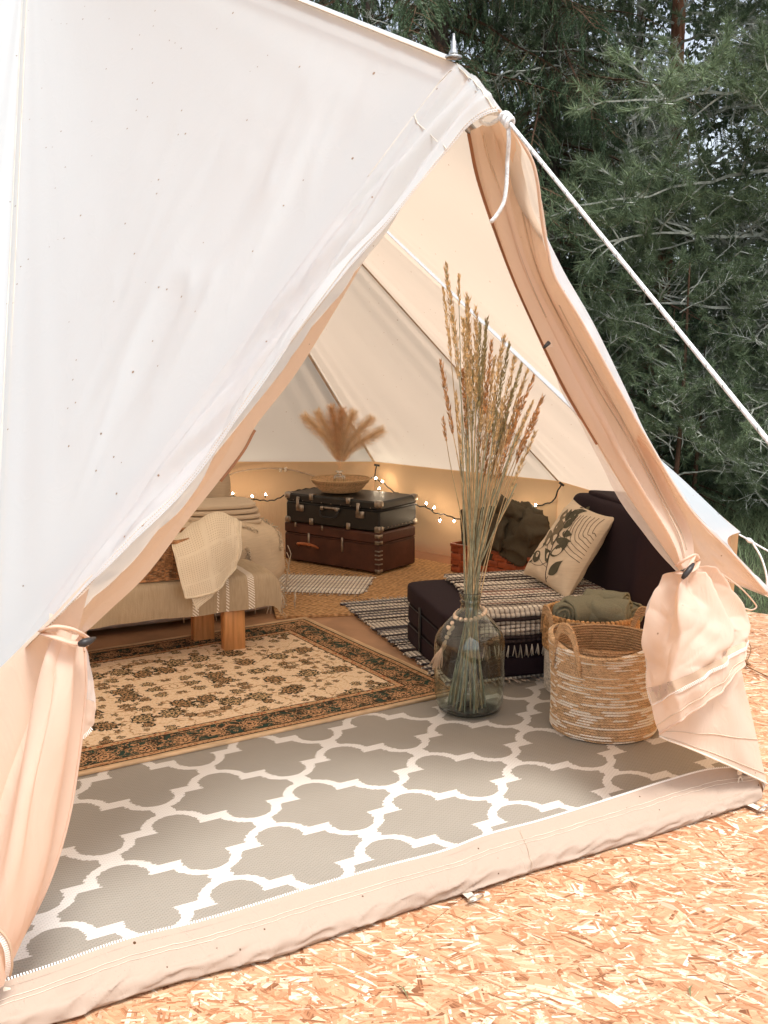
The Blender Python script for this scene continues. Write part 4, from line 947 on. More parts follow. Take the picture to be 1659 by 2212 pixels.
# ================================================================== STRING LIGHTS
sl_o = thing('string_lights', 'dark fairy light string with warm bulbs sagging along the back wall', 'string lights', W(950, 1105, 6.3))
cab = simple('dark_cable', (.02, .016, .012), .5)
segs = [[(452, 1060, 7.02), (475, 1067, 7.02), (520, 1075, 7.02), (560, 1080, 7.02), (592, 1080, 7.02), (640, 1060, 7.0), (720, 1050, 7.0), (780, 1040, 7.0), (795, 1034, 7.02), (808, 1030, 7.04), (812, 1012, 7.05), (814, 1004, 7.06)],
        [(808, 1032, 7.04), (830, 1045, 7.0), (850, 1062, 6.95), (872, 1070, 6.88), (888, 1084, 6.82), (905, 1093, 6.75), (922, 1096, 6.7), (940, 1108, 6.65), (962, 1112, 6.55), (985, 1120, 6.5), (1030, 1128, 6.45), (1085, 1120, 6.35), (1130, 1100, 6.25), (1165, 1092, 6.2), (1195, 1082, 6.12), (1204, 1062, 6.1), (1213, 1046, 6.06)]]
for sg in segs:
    P = crv([W(*q) for q in sg], 90); P = [p + Vector((0, 0, .003 * math.sin(i * 1.7))) for i, p in enumerate(P)]
    mb = MB(); mb.tube(P, .0042, 6); mb.build('cable', cab, sl_o)
tb = MB(); tb.tube([W(808, 1004, 7.03), W(820, 1006, 7.03)], .007, 8); tb.tube([W(1208, 1042, 6.03), W(1218, 1049, 6.03)], .007, 8); tb.build('hook', M['horn'], tent)
em = NT('bulb_glow'); e_ = em.nd('ShaderNodeEmission'); e_.inputs[0].default_value = (1, .80, .55, 1); e_.inputs[1].default_value = 95; em.done(e_.outputs[0])
bulbs = [(477, 1060, 7.0), (488, 1070, 7.0), (503, 1066, 7.0), (545, 1072, 7.0), (574, 1068, 7.0), (812, 1033, 7.02), (826, 1040, 7.0), (823, 1068, 6.97), (819, 1055, 6.98), (888, 1078, 6.8), (921, 1087, 6.68), (938, 1096, 6.62), (950, 1124, 6.6), (981, 1126, 6.5), (1157, 1091, 6.1), (1120, 1096, 6.22)]
s0 = MB(); s0.lathe([(.0005, -.007), (.004, -.005), (.0055, 0), (.004, .005), (.0005, .007)], 10); sk = MB(); sk.tube([(0, 0, -.022), (0, 0, -.007)], .0045, 6)
b0 = s0.build('bulb', em.mat, sl_o, local=True); k0 = sk.build('socket', cab, sl_o, local=True)
for i, q in enumerate(bulbs):
    p = W(*q); a, b = (b0, k0) if i == 0 else (b0.copy(), k0.copy())
    if i: COL.objects.link(a); COL.objects.link(b)
    a.location = b.location = p - sl_o.location
    rot = (R.uniform(-.7, .7), R.uniform(-.7, .7), 0) if q[1] < 1120 else (math.pi, 0, 0); a.rotation_euler = b.rotation_euler = rot

# ================================================================== BED, BENCH
def linen(name, col, col2=None, wv=500, amp=.35):
    t = NT(name); p = t.sep(t.tc()); n = t.noise(t.map(scale=(6, 6, 60)), 3, 4); n2 = t.noise(scale=5, detail=3)
    c = t.mix(n, tuple(x * .82 for x in col), tuple(min(1, x * 1.12) for x in col)); c = t.mix(t.m('MULTIPLY', n2, .3), c, tuple(x * .75 for x in col))
    h = t.noise(scale=wv * .6, detail=2); return t.done(t.pbr(c, .92, t.bump(t.m('ADD', h, t.m('MULTIPLY', n2, 2.0)), amp, .003), sheen=0, spec=.12))
e_l = Vector((-.89, -.45, 0)).normalized(); e_s = Vector((.45, -.89, 0)).normalized(); BA = math.atan2(-e_l.y, -e_l.x)   # local +x = -e_l (right), +y = -e_s (back)
NRC = Vector((-.476, 4.77, 0))                    # near right corner of the bench
bench = thing('bench', 'low wooden bench under a linen cover', 'bench', NRC + e_l * .5 - e_s * .19, BA)
def woodm(name, c1, c2, ax='Z'):
    t = NT(name); sc = {'Z': (30, 30, 2.2), 'X': (2.2, 30, 30)}[ax]; n = t.noise(t.map(scale=sc), 1.4, 4, .6, .6); kn = t.vor(t.map(scale=(5, 5, 4)), 1.1)
    c = t.ramp(n, [(.3, c1), (.5, c2), (.7, tuple(min(1, x * 1.25) for x in c2))]); c = t.mix(t.m('MULTIPLY', t.m('LESS_THAN', kn, .10), .75), c, tuple(x * .25 for x in c1))
    return t.done(t.pbr(c, .45, t.bump(n, .2, .002), spec=.4))
pine = woodm('pine_wood', (.34, .13, .04), (.56, .27, .10))
mb = MB(); mb.rbox((0, 0, .325), (.96, .36, .05), .006); mb.build('seat_board', pine, bench, local=True)
lg = MB(); lg.rbox((0, 0, .152), (.098, .06, .296), .004); l0 = lg.build('leg', pine, bench, local=True)
legs = [(Z(514, 1412, .018) + Vector((-.0, .02, 0))), (Z(437, 1382, .018) + Vector((.0, .02, 0)))]
Mi_ = frame(bench).inverted()
for i, q in enumerate([Mi_ @ legs[0], Mi_ @ legs[1], Vector((-.42, -.13, 0)), Vector((-.42, .13, 0))]):
    o = l0 if i == 0 else l0.copy()
    if i: COL.objects.link(o)
    o.location = (q.x, max(-.145, min(.145, q.y)), .005)
def cover_mat():
    t = NT('bench_linen'); p = t.sep(t.tc()); n = t.noise(t.map(scale=(60, 6, 6)), 3, 4)
    c = t.mix(n, (.36, .27, .17), (.54, .43, .29))
    # white woven bars: position along local x, slanted dashes
    X = p[0]; Y = t.m('ADD', p[1], p[2]); tot = None
    for x0, w in ((.245, .014), (.290, .010), (.135, .030), (.395, .028)):
        k = t.m('LESS_THAN', t.m('ABSOLUTE', t.m('SUBTRACT', X, .49 - x0)), w / 2); d = t.m('GREATER_THAN', t.m('SINE', t.m('ADD', t.m('MULTIPLY', Y, 480.0), t.m('MULTIPLY', X, 380.0))), -.1)
        k = t.m('MULTIPLY', k, d); tot = k if tot is None else t.m('MAXIMUM', tot, k)
    c = t.mix(tot, c, (.82, .76, .66)); h = t.noise(scale=300, detail=2)
    return t.done(t.pbr(c, .92, t.bump(t.m('ADD', h, t.m('MULTIPLY', tot, .6)), .35, .003), sheen=0, spec=.12))
cov = thing('linen_cover', 'beige linen cover with white stripes draped over the bench', 'cover', bench.location, BA)
prof = [(-.198, .205), (-.204, .25), (-.203, .30), (-.197, .345), (-.178, .362), (-.09, .366), (0, .367), (.09, .366), (.178, .362), (.197, .345), (.203, .30), (.205, .24)]
G = []
for k in range(61):
    x = -.52 + 1.02 * k / 60; row = []
    for i, (y, z) in enumerate(crv([Vector((0, a, b)) for a, b in prof], 40) and [(q.y, q.z) for q in crv([Vector((0, a, b)) for a, b in prof], 40)]):
        e = max(0, (x - .44) / .06); dr = max(0, .33 - z) * 8
        row.append(Vector((x - .0 * e + .006 * ns(z * 9, y * 7), y + dr * .022 * ns(x * 7, 2) * (1 if y < 0 else -1), z - .045 * e ** 3 - dr * .03 * (x * .5 + .1) * -1 * .6 + .003 * ns(x * 8, y * 14) - .02 * max(0, dr - .5) * ns(x * 3, 5))))
    G.append(row)
mb = MB(); mb.grid(G); mb.build('cloth', cover_mat(), cov, local=True)
fm = MB(); rr = random.Random(3)
for i in range(120):
    row = G[-1]; p = row[int(rr.random() * 39)]; q = p + Vector((rr.uniform(.01, .03), rr.uniform(-.01, .01), -rr.uniform(.0, .03))); fm.tube([p, p.lerp(q, .5) + Vector((0, 0, .006)), q], .0012, 3)
fm.build('fringe', simple('linen_thread', (.62, .50, .35), .9), cov, local=True)['kind'] = 'stuff'
# wicker basket on the bench
bw = thing('wicker_basket', 'oval brown wicker basket on the linen-covered bench', 'basket', NRC + e_l * .50 - e_s * .165 + Vector((0, 0, .369)), BA)
wick = simple('willow', (.40, .20, .085), .6, .35, 60, .4, 120)
mb = MB(); hx_, hy_ = .265, .15
def oval(a, z, off=0.0):
    f = .90 + .10 * z / .22; ca, sa = math.cos(a), math.sin(a); r = 1 / (abs(ca) ** 2.6 + abs(sa) ** 2.6) ** (1 / 2.6)
    return Vector(((hx_ * f + off) * ca * r, (hy_ * f + off) * sa * r, z))
nst = 44
for k in range(21):
    z = .006 + k * .0080; pts = []
    for i in range(nst * 2):
        a = 2 * math.pi * i / (nst * 2); pts.append(oval(a, z + .0015 * math.sin(i * 2.3 + k), (.0045 if (i // 1 + k) % 2 == 0 else -.0045) if True else 0))
    mb.tube(pts, .0042, 5, closed=True)
mb.build('weave', wick, bw, local=True)
mb = MB()
for i in range(nst):
    a = 2 * math.pi * (i + .25) / nst; mb.tube([oval(a, .0), oval(a, .17)], .0035, 5)
mb.build('stakes', wick, bw, local=True)
mb = MB(); mb.tube([oval(2 * math.pi * i / 60, .172 + .003 * math.sin(i * 1.6), .001) for i in range(60)], .010, 8, closed=True); mb.tube([oval(2 * math.pi * i / 60, .006, .004) for i in range(60)], .006, 8, closed=True); mb.build('rim', wick, bw, local=True)
# waffle throw over the basket
def waffle():
    t = NT('waffle_cotton'); t._tc = None; uv = t.nd('ShaderNodeUVMap'); p = t.sep(uv.outputs[0])
    a = t.m('SINE', t.m('MULTIPLY', p[0], 190.0)); b = t.m('SINE', t.m('MULTIPLY', p[1], 300.0)); h = t.m('MULTIPLY', t.m('ADD', a, 1.0), t.m('ADD', b, 1.0))
    bx = t.m('ABSOLUTE', t.m('SUBTRACT', t.m('FRACT', t.m('MULTIPLY', p[0], 2.2)), .5)); by = t.m('ABSOLUTE', t.m('SUBTRACT', t.m('FRACT', t.m('ADD', t.m('MULTIPLY', p[1], 3.3), .3)), .5))
    bar = t.m('GREATER_THAN', t.m('MAXIMUM', bx, by), .455); hole = t.m('MULTIPLY', t.m('GREATER_THAN', h, 2.3), t.m('SUBTRACT', 1.0, bar))
    c = t.mix(t.m('MULTIPLY', hole, .6), (.76, .66, .50), (.42, .30, .17)); return t.done(t.pbr(c, .95, t.bump(t.m('ADD', t.m('MULTIPLY', hole, -1.0), t.noise(scale=60)), .6, .004), sheen=0, spec=.1))
def uvgrid(o, nv, nu, su=1, sv=1):
    me = o.data; ul = me.uv_layers.new(name='UVMap'); li = np.zeros(len(me.loops), dtype=np.int32); me.loops.foreach_get('vertex_index', li)
    uv = np.stack([(li % nu) / (nu - 1) * su, (li // nu) / (nv - 1) * sv], 1).astype(np.float32); ul.data.foreach_set('uv', uv.ravel())
wf = waffle(); thr = thing('waffle_throw', 'cream waffle-knit throw hanging over the corner of the wicker basket', 'blanket', W(440, 1200, 4.66))
rows = [[W(390, 1150, 4.90), W(420, 1128, 4.93), W(465, 1112, 4.96), W(505, 1118, 4.98)],
        [W(372, 1166, 4.60), W(415, 1140, 4.68), W(468, 1108, 4.74), W(515, 1128, 4.80)],
        [W(380, 1205, 4.50), W(425, 1190, 4.54), W(470, 1165, 4.60), W(514, 1152, 4.70)],
        [W(392, 1255, 4.46), W(432, 1243, 4.50), W(472, 1225, 4.56), W(513, 1198, 4.66)],
        [W(402, 1292, 4.44), W(438, 1286, 4.48), W(476, 1270, 4.54), W(508, 1228, 4.64)]]
for k, sh in enumerate((0, 1)):
    rw = rows if k == 0 else [[p + Vector((.012, .012, -.004)) for p in r] for r in rows[:-1]] + [[W(426, 1319, 4.46), W(444, 1300, 4.50), W(462, 1282, 4.54), W(490, 1250, 4.62)]]
    G = cloth(rw, 60, 70, lambda u, v: .010 * math.sin(u * 9 + 1) * v * (1 - .3 * v) + .005 * ns(u * 6, v * 5)); mb = MB(); mb.grid(G); o = mb.build('layer', wf, thr); uvgrid(o, 70, 60)
    if k == 0:
        hb = MB()
        for e in ([r[0] for r in G], [r[-1] for r in G], G[-1]): hb.tube(e, .0042, 6)
        hb.build('edging', simple('waffle_edge', (.74, .64, .48), .95, bscale=300), thr)
# bed
bedc = Vector((-.47, 5.36, 0)) + e_l * .8 - e_s * .48
bed = thing('bed', 'low bed behind the bench', 'bed', bedc, BA)
mb = MB(); mb.soft((-.02, .02, .17), (1.62, .95, .30), k=8, n=10); mb.build('base', simple('bed_base', (.45, .40, .36), .9), bed, local=True)
mb = MB(); mb.soft((-.02, .02, .36), (1.58, .90, .16), k=6, n=10); mb.build('mattress', simple('mattress_cotton', (.7, .64, .55), .9), bed, local=True)
def bs(q, h):
    z = q.z
    if z < -.1 * h.z: q = Vector((q.x * (1 + .02 * (-z / h.z)), q.y * (1 + .03 * (-z / h.z)), z)); q.x += .012 * math.sin(q.y * 22) * (-z / h.z); q.y += .014 * math.sin(q.x * 18) * (-z / h.z)
    return q
sp_ = thing('bedspread', 'natural linen bedspread with tufted fringe lines over the bed', 'bedspread', bedc, BA)
mb = MB(); mb.soft((0, 0, .30), (1.68, 1.0, .42), k=4.2, n=44, amp=.016, fr=4.5, seed=2, fn=bs); lm = linen('bed_linen', (.66, .53, .37)); so = mb.build('cloth', lm, sp_, local=True)
me = so.data
tf = MB(); rr = random.Random(9); ctr = [v.co.copy() for v in me.vertices]
def spread_pt(x, y):           # height of the spread above local x, y
    best = min((v for v in ctr if v.z > .1), key=lambda v: (v.x - x) ** 2 + (v.y - y) ** 2 - (v.z) * .002); return best
def surfpt(d):
    d = Vector(d); best = max(ctr, key=lambda v: Vector((v.x / .84, v.y / .5, (v.z - .3) / .21)).normalized().dot(Vector((d.x / .84, d.y / .5, d.z / .21)).normalized())); return best
lines = [[(.75, -.5, .18), (.62, -.45, .21), (.5, -.3, .21)], [(.80, -.1, .20), (.83, -.30, .17), (.84, -.42, .05)], [(.55, -.5, .12), (.60, -.52, .02)], [(.70, .2, .21), (.60, -.1, .21), (.52, -.4, .21)], [(.42, -.5, .10), (.44, -.52, .0)], [(.72, -.5, -.10), (.78, -.50, -.16), (.80, -.42, -.17)], [(.35, -.45, .21), (.30, -.1, .21)]]
for ln in lines:
    for a, b in zip(ln, ln[1:]):
        for i in range(34):
            t = i / 33; p = surfpt(Vector(a).lerp(Vector(b), t)); q = (p - Vector((0, 0, .3))); n = Vector((q.x / .7, q.y / .25, q.z / .044)).normalized()
            for k in range(5):
                s = Vector((rr.gauss(0, 1), rr.gauss(0, 1), rr.gauss(0, 1))) * .006; tf.tube([p + s, p + s + n * .010 + Vector((rr.uniform(-.008, .008), rr.uniform(-.006, .006), -.008))], .0022, 3)
tf.build('tufting', simple('tuft_cotton', (.68, .57, .42), .95), sp_, local=True)['kind'] = 'stuff'
fm = MB()
for k in range(26):
    t = k / 25; p = Vector((.80 + .03 * math.sin(t * 5), -.44 + .86 * t, .14)) if k > 8 else Vector((.2 + .6 * k / 8, -.505, .14))
    for s in range(3):
        q = p + Vector((rr.uniform(-.01, .03), rr.uniform(-.01, .01), -rr.uniform(.05, .11))); fm.tube([p, p.lerp(q, .5) + Vector((rr.uniform(0, .012), 0, 0)), q], .0024, 4)
for k in range(5):
    p = Vector((.845, -.30 + .015 * k, .34 - .04 * k)); fm.tube(crv([p, p + Vector((.015, -.01, -.05)), p + Vector((.0, .0, -.11)), p + Vector((.02, .01, -.16))], 8), .0022, 4)
fm.build('fringe', simple('fringe_cotton', (.72, .62, .48), .95), sp_, local=True)['kind'] = 'stuff'
cu = thing('cushion', 'grey-beige cushion standing on the bed against the wall', 'cushion', W(455, 1090, 5.75))
mb = MB(); mb.soft((-.06, .03, .07), (.36, .12, .30), Matrix.Rotation(rad(-25), 3, 'Z') @ Matrix.Rotation(rad(-12), 3, 'X'), k=4, n=14, amp=.01, fr=6); mb.build('cover', linen('cushion_linen', (.46, .36, .25)), cu, local=True)
cu = thing('folded_blanket', 'pale ribbed blanket folded on the bed behind the basket', 'blanket', W(478, 1108, 5.45))
mb = MB()
for k in range(4): mb.soft((-.02, .05 + .006 * k, -.045 + k * .028), (.42 - .02 * k, .30, .03), Matrix.Rotation(rad(20), 3, 'Z'), k=5, n=12, amp=.006, fr=9, seed=k)
mb.build('layers', linen('blanket_cream', (.62, .50, .36)), cu, local=True)

# ================================================================== DARK SOFA AND WHAT LIES ON IT
sa = math.atan2(.24, .97); S0 = Vector((.09, 4.865, .028))      # back left corner; local +x right, +y back
sofa = thing('folding_sofa', 'low dark aubergine folding sofa of stacked cushions', 'sofa', S0, sa)
sf = NT('aubergine_fabric'); n_ = sf.noise(scale=420, detail=2); nb_ = sf.noise(scale=3, detail=3)
sf.done(sf.pbr(sf.mix(n_, (.012, .007, .0098), (.034, .021, .027)), .85, sf.bump(sf.m('ADD', n_, sf.m('MULTIPLY', nb_, 3.0)), .3, .003), sheen=0, spec=.15))
DPTH = .70; SWID = .80
for k in range(3):
    mb = MB(); mb.soft((SWID / 2, -DPTH / 2, .045 + k * .092), (SWID + .0 - .006 * (k == 1), DPTH - .008 * (k == 1), .094), k=11, n=18, amp=.003, fr=6, seed=k); mb.build('seat_cushion', sf.mat, sofa, local=True)
for k, (z, h) in enumerate(((.14, .27), (.45, .40))):
    pass
mb = MB(); mb.soft((SWID + .15, -DPTH / 2, .33), (.30, DPTH + .02, .66), Matrix.Rotation(rad(5), 3, 'Y'), k=12, n=20, amp=.004, fr=5); mb.build('back_cushion', sf.mat, sofa, local=True)
mb = MB(); mb.soft((SWID + .19, -DPTH / 2 - .02, .655), (.24, DPTH - .1, .045), Matrix.Rotation(rad(5), 3, 'Y'), k=8, n=12, amp=.003, fr=5); mb.build('top_flap', sf.mat, sofa, local=True)
mb = MB(); mb.rbox((-.004, -.30, .115), (.006, .028, .20), .002); mb.build('strap', M['black'], sofa, local=True)
mb = MB()
for z in (.091, .183):
    mb.tube([(-.0, -.02, z), (0, -DPTH + .02, z)], .0025, 5); mb.tube([(.02, -DPTH, z), (SWID - .02, -DPTH, z)], .0025, 5)
mb.build('piping', M['black'], sofa, local=True)
# throw on the seat, hanging over the near edge
TX0, TW = .145, .66
def tsurf(x, y, z):
    # y: 0 = back, grows forward; falls over the near edge at DPTH
    Zt = .287; d = .62
    yy = y + .0
    if yy < DPTH - .02: return Vector((TX0 + x + .06 * (1 - yy / DPTH), -yy, Zt + z + .002 * ns(x * 8, y * 8)))
    a = (yy - (DPTH - .02)) / .03
    if a < 1: th = a * math.pi / 2; return Vector((TX0 + x, -(DPTH - .02) - (.026 + z) * math.sin(th), Zt - .026 + (.026 + z) * math.cos(th)))
    return Vector((TX0 + x, -(DPTH + .006) - z, Zt - .026 - (yy - DPTH - .01)))
def thrc(k):
    r = random.Random(k * 3 + 2).random()
    return (.80, .73, .62) if r < .50 else ((.025, .016, .02) if r < .78 else ((.30, .17, .13) if r < .88 else (.40, .36, .30)))
tr2 = rag('rag_throw', 'black and cream rag throw on the dark sofa, hanging over its near edge', S0, sa, DPTH + .13, TW, .0155, thrc, fringe=False, surf=tsurf)
tr2['category'] = 'throw'
fm = MB(); fm.col = (.7, .63, .52); rr = random.Random(5)
for i in range(26):
    x = .012 + i * (TW - .02) / 25; p = tsurf(x, DPTH + .13, .004)
    for s in range(4):
        q = p + Vector((rr.uniform(-.010, .010), rr.uniform(-.008, 0), -rr.uniform(.04, .055))); fm.tube([p, p.lerp(q, .3) + Vector((0, -.003, 0)), q], .0019, 4)
fm.build('fringe', MATS['rag'], tr2, local=True)['kind'] = 'stuff'
# pillow with leaf and arch print
pil = thing('pillow', 'cream cotton pillow printed with olive leaves and arched lines, leaning on the sofa back', 'pillow', Z(1200, 1262, .33))
pcn = [W(1238, 1078, 4.86), W(1331, 1117, 4.60), W(1222, 1302, 4.46), W(1129, 1240, 4.80)]     # top, right, bottom, left
def pq(u, v, side=1):
    a = pcn[0].lerp(pcn[1], u); b = pcn[3].lerp(pcn[2], u); p = a.lerp(b, v)      # u: left->right, v: top->bottom
    n = (pcn[1] - pcn[0]).cross(pcn[3] - pcn[0]).normalized()
    if n.y > 0: n = -n
    x, y = u * 2 - 1, v * 2 - 1; e = max(0, (1 - x ** 4)) ** .5 * max(0, (1 - y ** 4)) ** .5
    c = (pcn[0] + pcn[1] + pcn[2] + pcn[3]) / 4; pin = 1 - .10 * (1 - abs(x) ** 3) * abs(y) ** 2.0 * .9 - .08 * (1 - abs(y) ** 3) * abs(x) ** 2.0
    p = c + (p - c) * pin
    f = e * (.062 + .012 * ns(x * 2, y * 2, 3)) * side + (.006 * ns(x * 6, y * 6 + side, 2) + .010 * max(0, ns(x * 2.5 + y * 2, y * 1.5, 6))) * e
    return p + n * f
mb = MB(); N_ = 44
for s in (1, -1): mb.grid([[pq(j / N_, i / N_, s) for j in range(N_ + 1)] for i in range(N_ + 1)])
mb.build('cover', linen('pillow_cotton', (.66, .55, .41), amp=.2), pil)
olive = simple('print_olive', (.085, .078, .050), .9, .1); olive2 = simple('print_faded_olive', (.19, .155, .10), .9, .15); inkd = simple('print_line', (.035, .022, .02), .9)
def pon(u, v, off=.0018):
    p = pq(u, v); du = pq(min(1, u + .01), v) - pq(max(0, u - .01), v); dv = pq(u, min(1, v + .01)) - pq(u, max(0, v - .01)); n = du.cross(dv).normalized()
    if n.y > 0: n = -n
    return p + n * off
def leafp(mb, u, v, a, L, w):
    L *= 1.15; w *= 1.42
    ca, sa_ = math.cos(a), math.sin(a); G0, G1 = [], []; 
    for i in range(11):
        t = i / 10; h = w * math.sin(math.pi * t ** .8) ; cx = u + ca * L * t; cy = v + sa_ * L * t; cb = .12 * L * math.sin(math.pi * t)
        G0.append(pon(cx - sa_ * (h + cb * .3), cy + ca * (h + cb * .3))); G1.append(pon(cx + sa_ * (h - cb * .3), cy - ca * (h - cb * .3)))
    mb.grid([G0, G1])
lf = MB(); lf2 = MB(); ln_ = MB()
stem = [(.60, .97), (.52, .80), (.44, .66), (.40, .52), (.36, .38), (.34, .24), (.36, .10)]
def inkline(mb, pts, w=.0014):
    P = crv([Vector((a, b, 0)) for a, b in pts], 34); mb.tube([pon(p.x, p.y, .001) for p in P], w, 4)
inkline(ln_, stem, .0018)
for (u, v, a, L, w, m_) in ((.62, .88, -1.0, .22, .055, 0), (.50, .76, -2.6, .20, .04, 0), (.30, .80, -2.9, .16, .05, 0), (.46, .68, -.75, .26, .05, 0), (.42, .58, -2.3, .22, .045, 1), (.30, .62, -2.2, .2, .05, 1), (.40, .50, -.15, .27, .032, 0), (.38, .42, -2.4, .18, .04, 1), (.37, .36, -1.0, .22, .04, 0), (.36, .28, -2.0, .16, .035, 0), (.35, .22, -.8, .20, .04, 0), (.35, .12, -.3, .20, .032, 0), (.20, .70, -2.0, .20, .06, 0), (.16, .86, -2.4, .12, .05, 0), (.42, .40, -.05, .2, .03, 0), (.28, .45, -1.8, .18, .05, 1), (.36, .05, -1.2, .10, .03, 0), (.24, .30, -1.7, .15, .045, 1)):
    leafp(lf2 if m_ else lf, u, v, a, L, w)
for pts in ([(.53, .82), (.36, .80), (.22, .74)], [(.50, .76), (.30, .86), (.16, .87)], [(.44, .66), (.32, .62), (.28, .48)], [(.62, .90), (.60, .94)], [(.38, .45), (.46, .46), (.56, .47)]): inkline(ln_, pts, .0011)
for k in range(8):
    u0 = .50 + .058 * k; v0 = .16 - .014 * k; vb = .43 - .030 * k; ve = .60 - .048 * k
    inkline(ln_, [(u0 + .02, v0), (u0, (v0 + vb) / 2), (u0 + .005, vb), (u0 + (.97 - u0) * .22, (vb + ve) / 2 + .015), (u0 + (.97 - u0) * .55, ve - .02), (.975, ve)], .0012)
lf.build('leaf_print', olive, pil); lf2.build('faded_leaf_print', olive2, pil); ln_.build('line_print', inkd, pil)['kind'] = 'stuff'
# chip basket with rolled blankets
ca_ = Z(975, 1182, .17); cb_ = Z(1140, 1214, .17); ba_ = math.atan2(cb_.y - ca_.y, cb_.x - ca_.x)
chip = thing('chip_basket', 'reddish wood-chip basket behind the dark sofa holding rolled blankets', 'basket', (ca_.x, ca_.y, .02), ba_)
cm_ = woodm('chip_wood', (.20, .045, .018), (.36, .09, .035), 'X'); Lc = (cb_ - ca_).length + .05; Dc = .30
mb = MB()
for r_ in range(4):
    for sdx in range(2):
        z = .02 + r_ * .040; n = 9
        for i in range(n):
            x = Lc * (i + .5) / n; o_ = .004 if (i + r_) % 2 else -.003
            mb.rbox((x, (o_ if sdx == 0 else Dc - o_), z), (Lc / n * .98, .004, .037), .0015)
        for i in range(6):
            y = Dc * (i + .5) / 6; o_ = .004 if (i + r_) % 2 else -.003
            mb.rbox(((-o_ if sdx == 0 else Lc + o_), y, z), (.004, Dc / 6 * .98, .037), .0015)
for i in range(1, 9): mb.rbox((Lc * i / 9, -.0, .085), (.022, .006, .168), .001)
mb.build('woven_chips', cm_, chip, local=True)
mb = MB(); mb.rbox((Lc / 2, -.002, .168), (Lc + .012, .012, .020), .003); mb.rbox((Lc / 2, Dc + .002, .168), (Lc + .012, .012, .020), .003); mb.rbox((-.002, Dc / 2, .168), (.012, Dc, .020), .003); mb.rbox((Lc + .002, Dc / 2, .168), (.012, Dc, .020), .003); mb.build('rim', cm_, chip, local=True)
def fleece(name, col):
    t = NT(name); n = t.noise(scale=6, detail=3); f = t.noise(scale=220, detail=3, rough=.7)
    c = t.mix(f, tuple(x * .6 for x in col), tuple(x * 1.3 for x in col)); return t.done(t.pbr(c, .95, t.bump(t.m('ADD', t.m('MULTIPLY', f, .6), t.m('MULTIPLY', n, 1.5)), .8, .006), sheen=0, spec=.1))
fl1 = fleece('olive_fleece', (.10, .085, .058)); fl2 = fleece('sage_fleece', (.24, .235, .165))
def roll(o, mat, a, b, r, turns=3.4, squash=1.0, seed=0, name='roll'):
    a = Vector(a); b = Vector(b); t = (b - a).normalized(); u = t.orthogonal().normalized(); w = t.cross(u); G = []
    nS, nL = int(26 * turns), 18
    for k in range(nL):
        f = k / (nL - 1); c = a.lerp(b, f); row = []
        for i in range(nS + 1):
            th = 2 * math.pi * turns * i / nS; rr_ = r * (.18 + .82 * i / nS) * (1 + .05 * ns(th * .5, f * 3, seed)) + .004 * ns(th * 2, f * 6, seed)
            end = .012 * (1 - i / nS) * (1 if f > .95 else (-1 if f < .05 else 0))
            row.append(c + u * math.cos(th) * rr_ + w * math.sin(th) * rr_ * squash + t * (end + .006 * ns(th, seed)))
        G.append(row)
    mb = MB(); mb.grid(G); ob = mb.build(name, mat, o)
    so_ = ob.modifiers.new('thick', 'SOLIDIFY'); so_.thickness = .008; so_.offset = 0
    return ob
Mc = frame(chip)
def cpt(x, y, z): return Mc @ Vector((x, y, z))
t1 = thing('rolled_blanket', 'dark olive blanket roll at the left end of the chip basket', 'blanket', cpt(.06, .12, .05)); roll(t1, fl1, cpt(.05, .14, .03), cpt(.045, .10, .37), .062, 3, 1, 1)
t1 = thing('rolled_blanket', 'plump olive blanket roll with its spiral end up, in the middle of the chip basket', 'blanket', cpt(.26, .1, .05)); roll(t1, fl1, cpt(.27, .10, .03), cpt(.27, .02, .40), .10, 4, 1, 2)
t1 = thing('knitted_blanket', 'loosely twisted dark olive blanket heaped at the right of the chip basket', 'blanket', cpt(.5, .12, .05))
def crumple(q, h):
    n = q.normalized(); r_ = (1 - min(1, abs(ns(q.x * 9 + q.z * 5, q.y * 9, q.z * 8)) * 3)) ** 2; return q + n * (.030 * r_ - .012) + Vector((0, 0, .02 * ns(q.x * 6, q.z * 6)))
for k, (p, sz) in enumerate((((.50, .08, .27), (.30, .24, .36)), ((.40, -.01, .33), (.14, .12, .26)), ((.60, .04, .34), (.18, .16, .20)), ((.48, .02, .42), (.26, .16, .10)))):
    mb = MB(); mb.soft(cpt(*p), sz, Matrix.Rotation(ba_ + .4 * k, 3, 'Z') @ Matrix.Rotation(.35 * (k - 1), 3, 'Y'), k=2.6, n=30, amp=.012, fr=14, seed=k * 5, fn=crumple); mb.build('fold', fl1, t1)

# ================================================================== BASKETS NEAR THE DOOR
fb = Z(1305, 1612, .008); fbc = Vector((fb.x + .035, fb.y + .195, .010))
rope_b = thing('rope_basket', 'round jute rope basket with white streaks and a loop handle, right of the glass vase', 'basket', fbc, rad(20))
pit = .0102; RB0 = .187
mb = MB(); prof = [(.001, .0), (RB0 - .015, .0)]
for k in range(33):
    f = k / 32; r = RB0 - .006 * math.sin(math.pi * f) + .012 * f + (.0 if k else -.006); z = k * pit
    for a in range(6): prof.append((r + .0085 * math.sin(math.pi * a / 5), z + pit * a / 5))
nlev = len(prof)
prof += [(prof[-1][0] - .010, 33 * pit)]
nseg = 96; vs = []; fs = []
for i, (r, z) in enumerate(prof):
    for k in range(nseg):
        a = 2 * math.pi * k / nseg; w = z / .336; rr_ = r * (1 + .012 * w * math.sin(2 * a + 1) + .006 * ns(math.cos(a) * 2, math.sin(a) * 2, z * 6))
        zz_ = z + .006 * math.sin(a * 1 + .4) * w + (.018 * w ** 6 * math.cos(2 * (a - rad(140)))) + .002 * ns(a * 3, z * 9)
        vs.append((rr_ * math.cos(a), rr_ * math.sin(a), zz_))
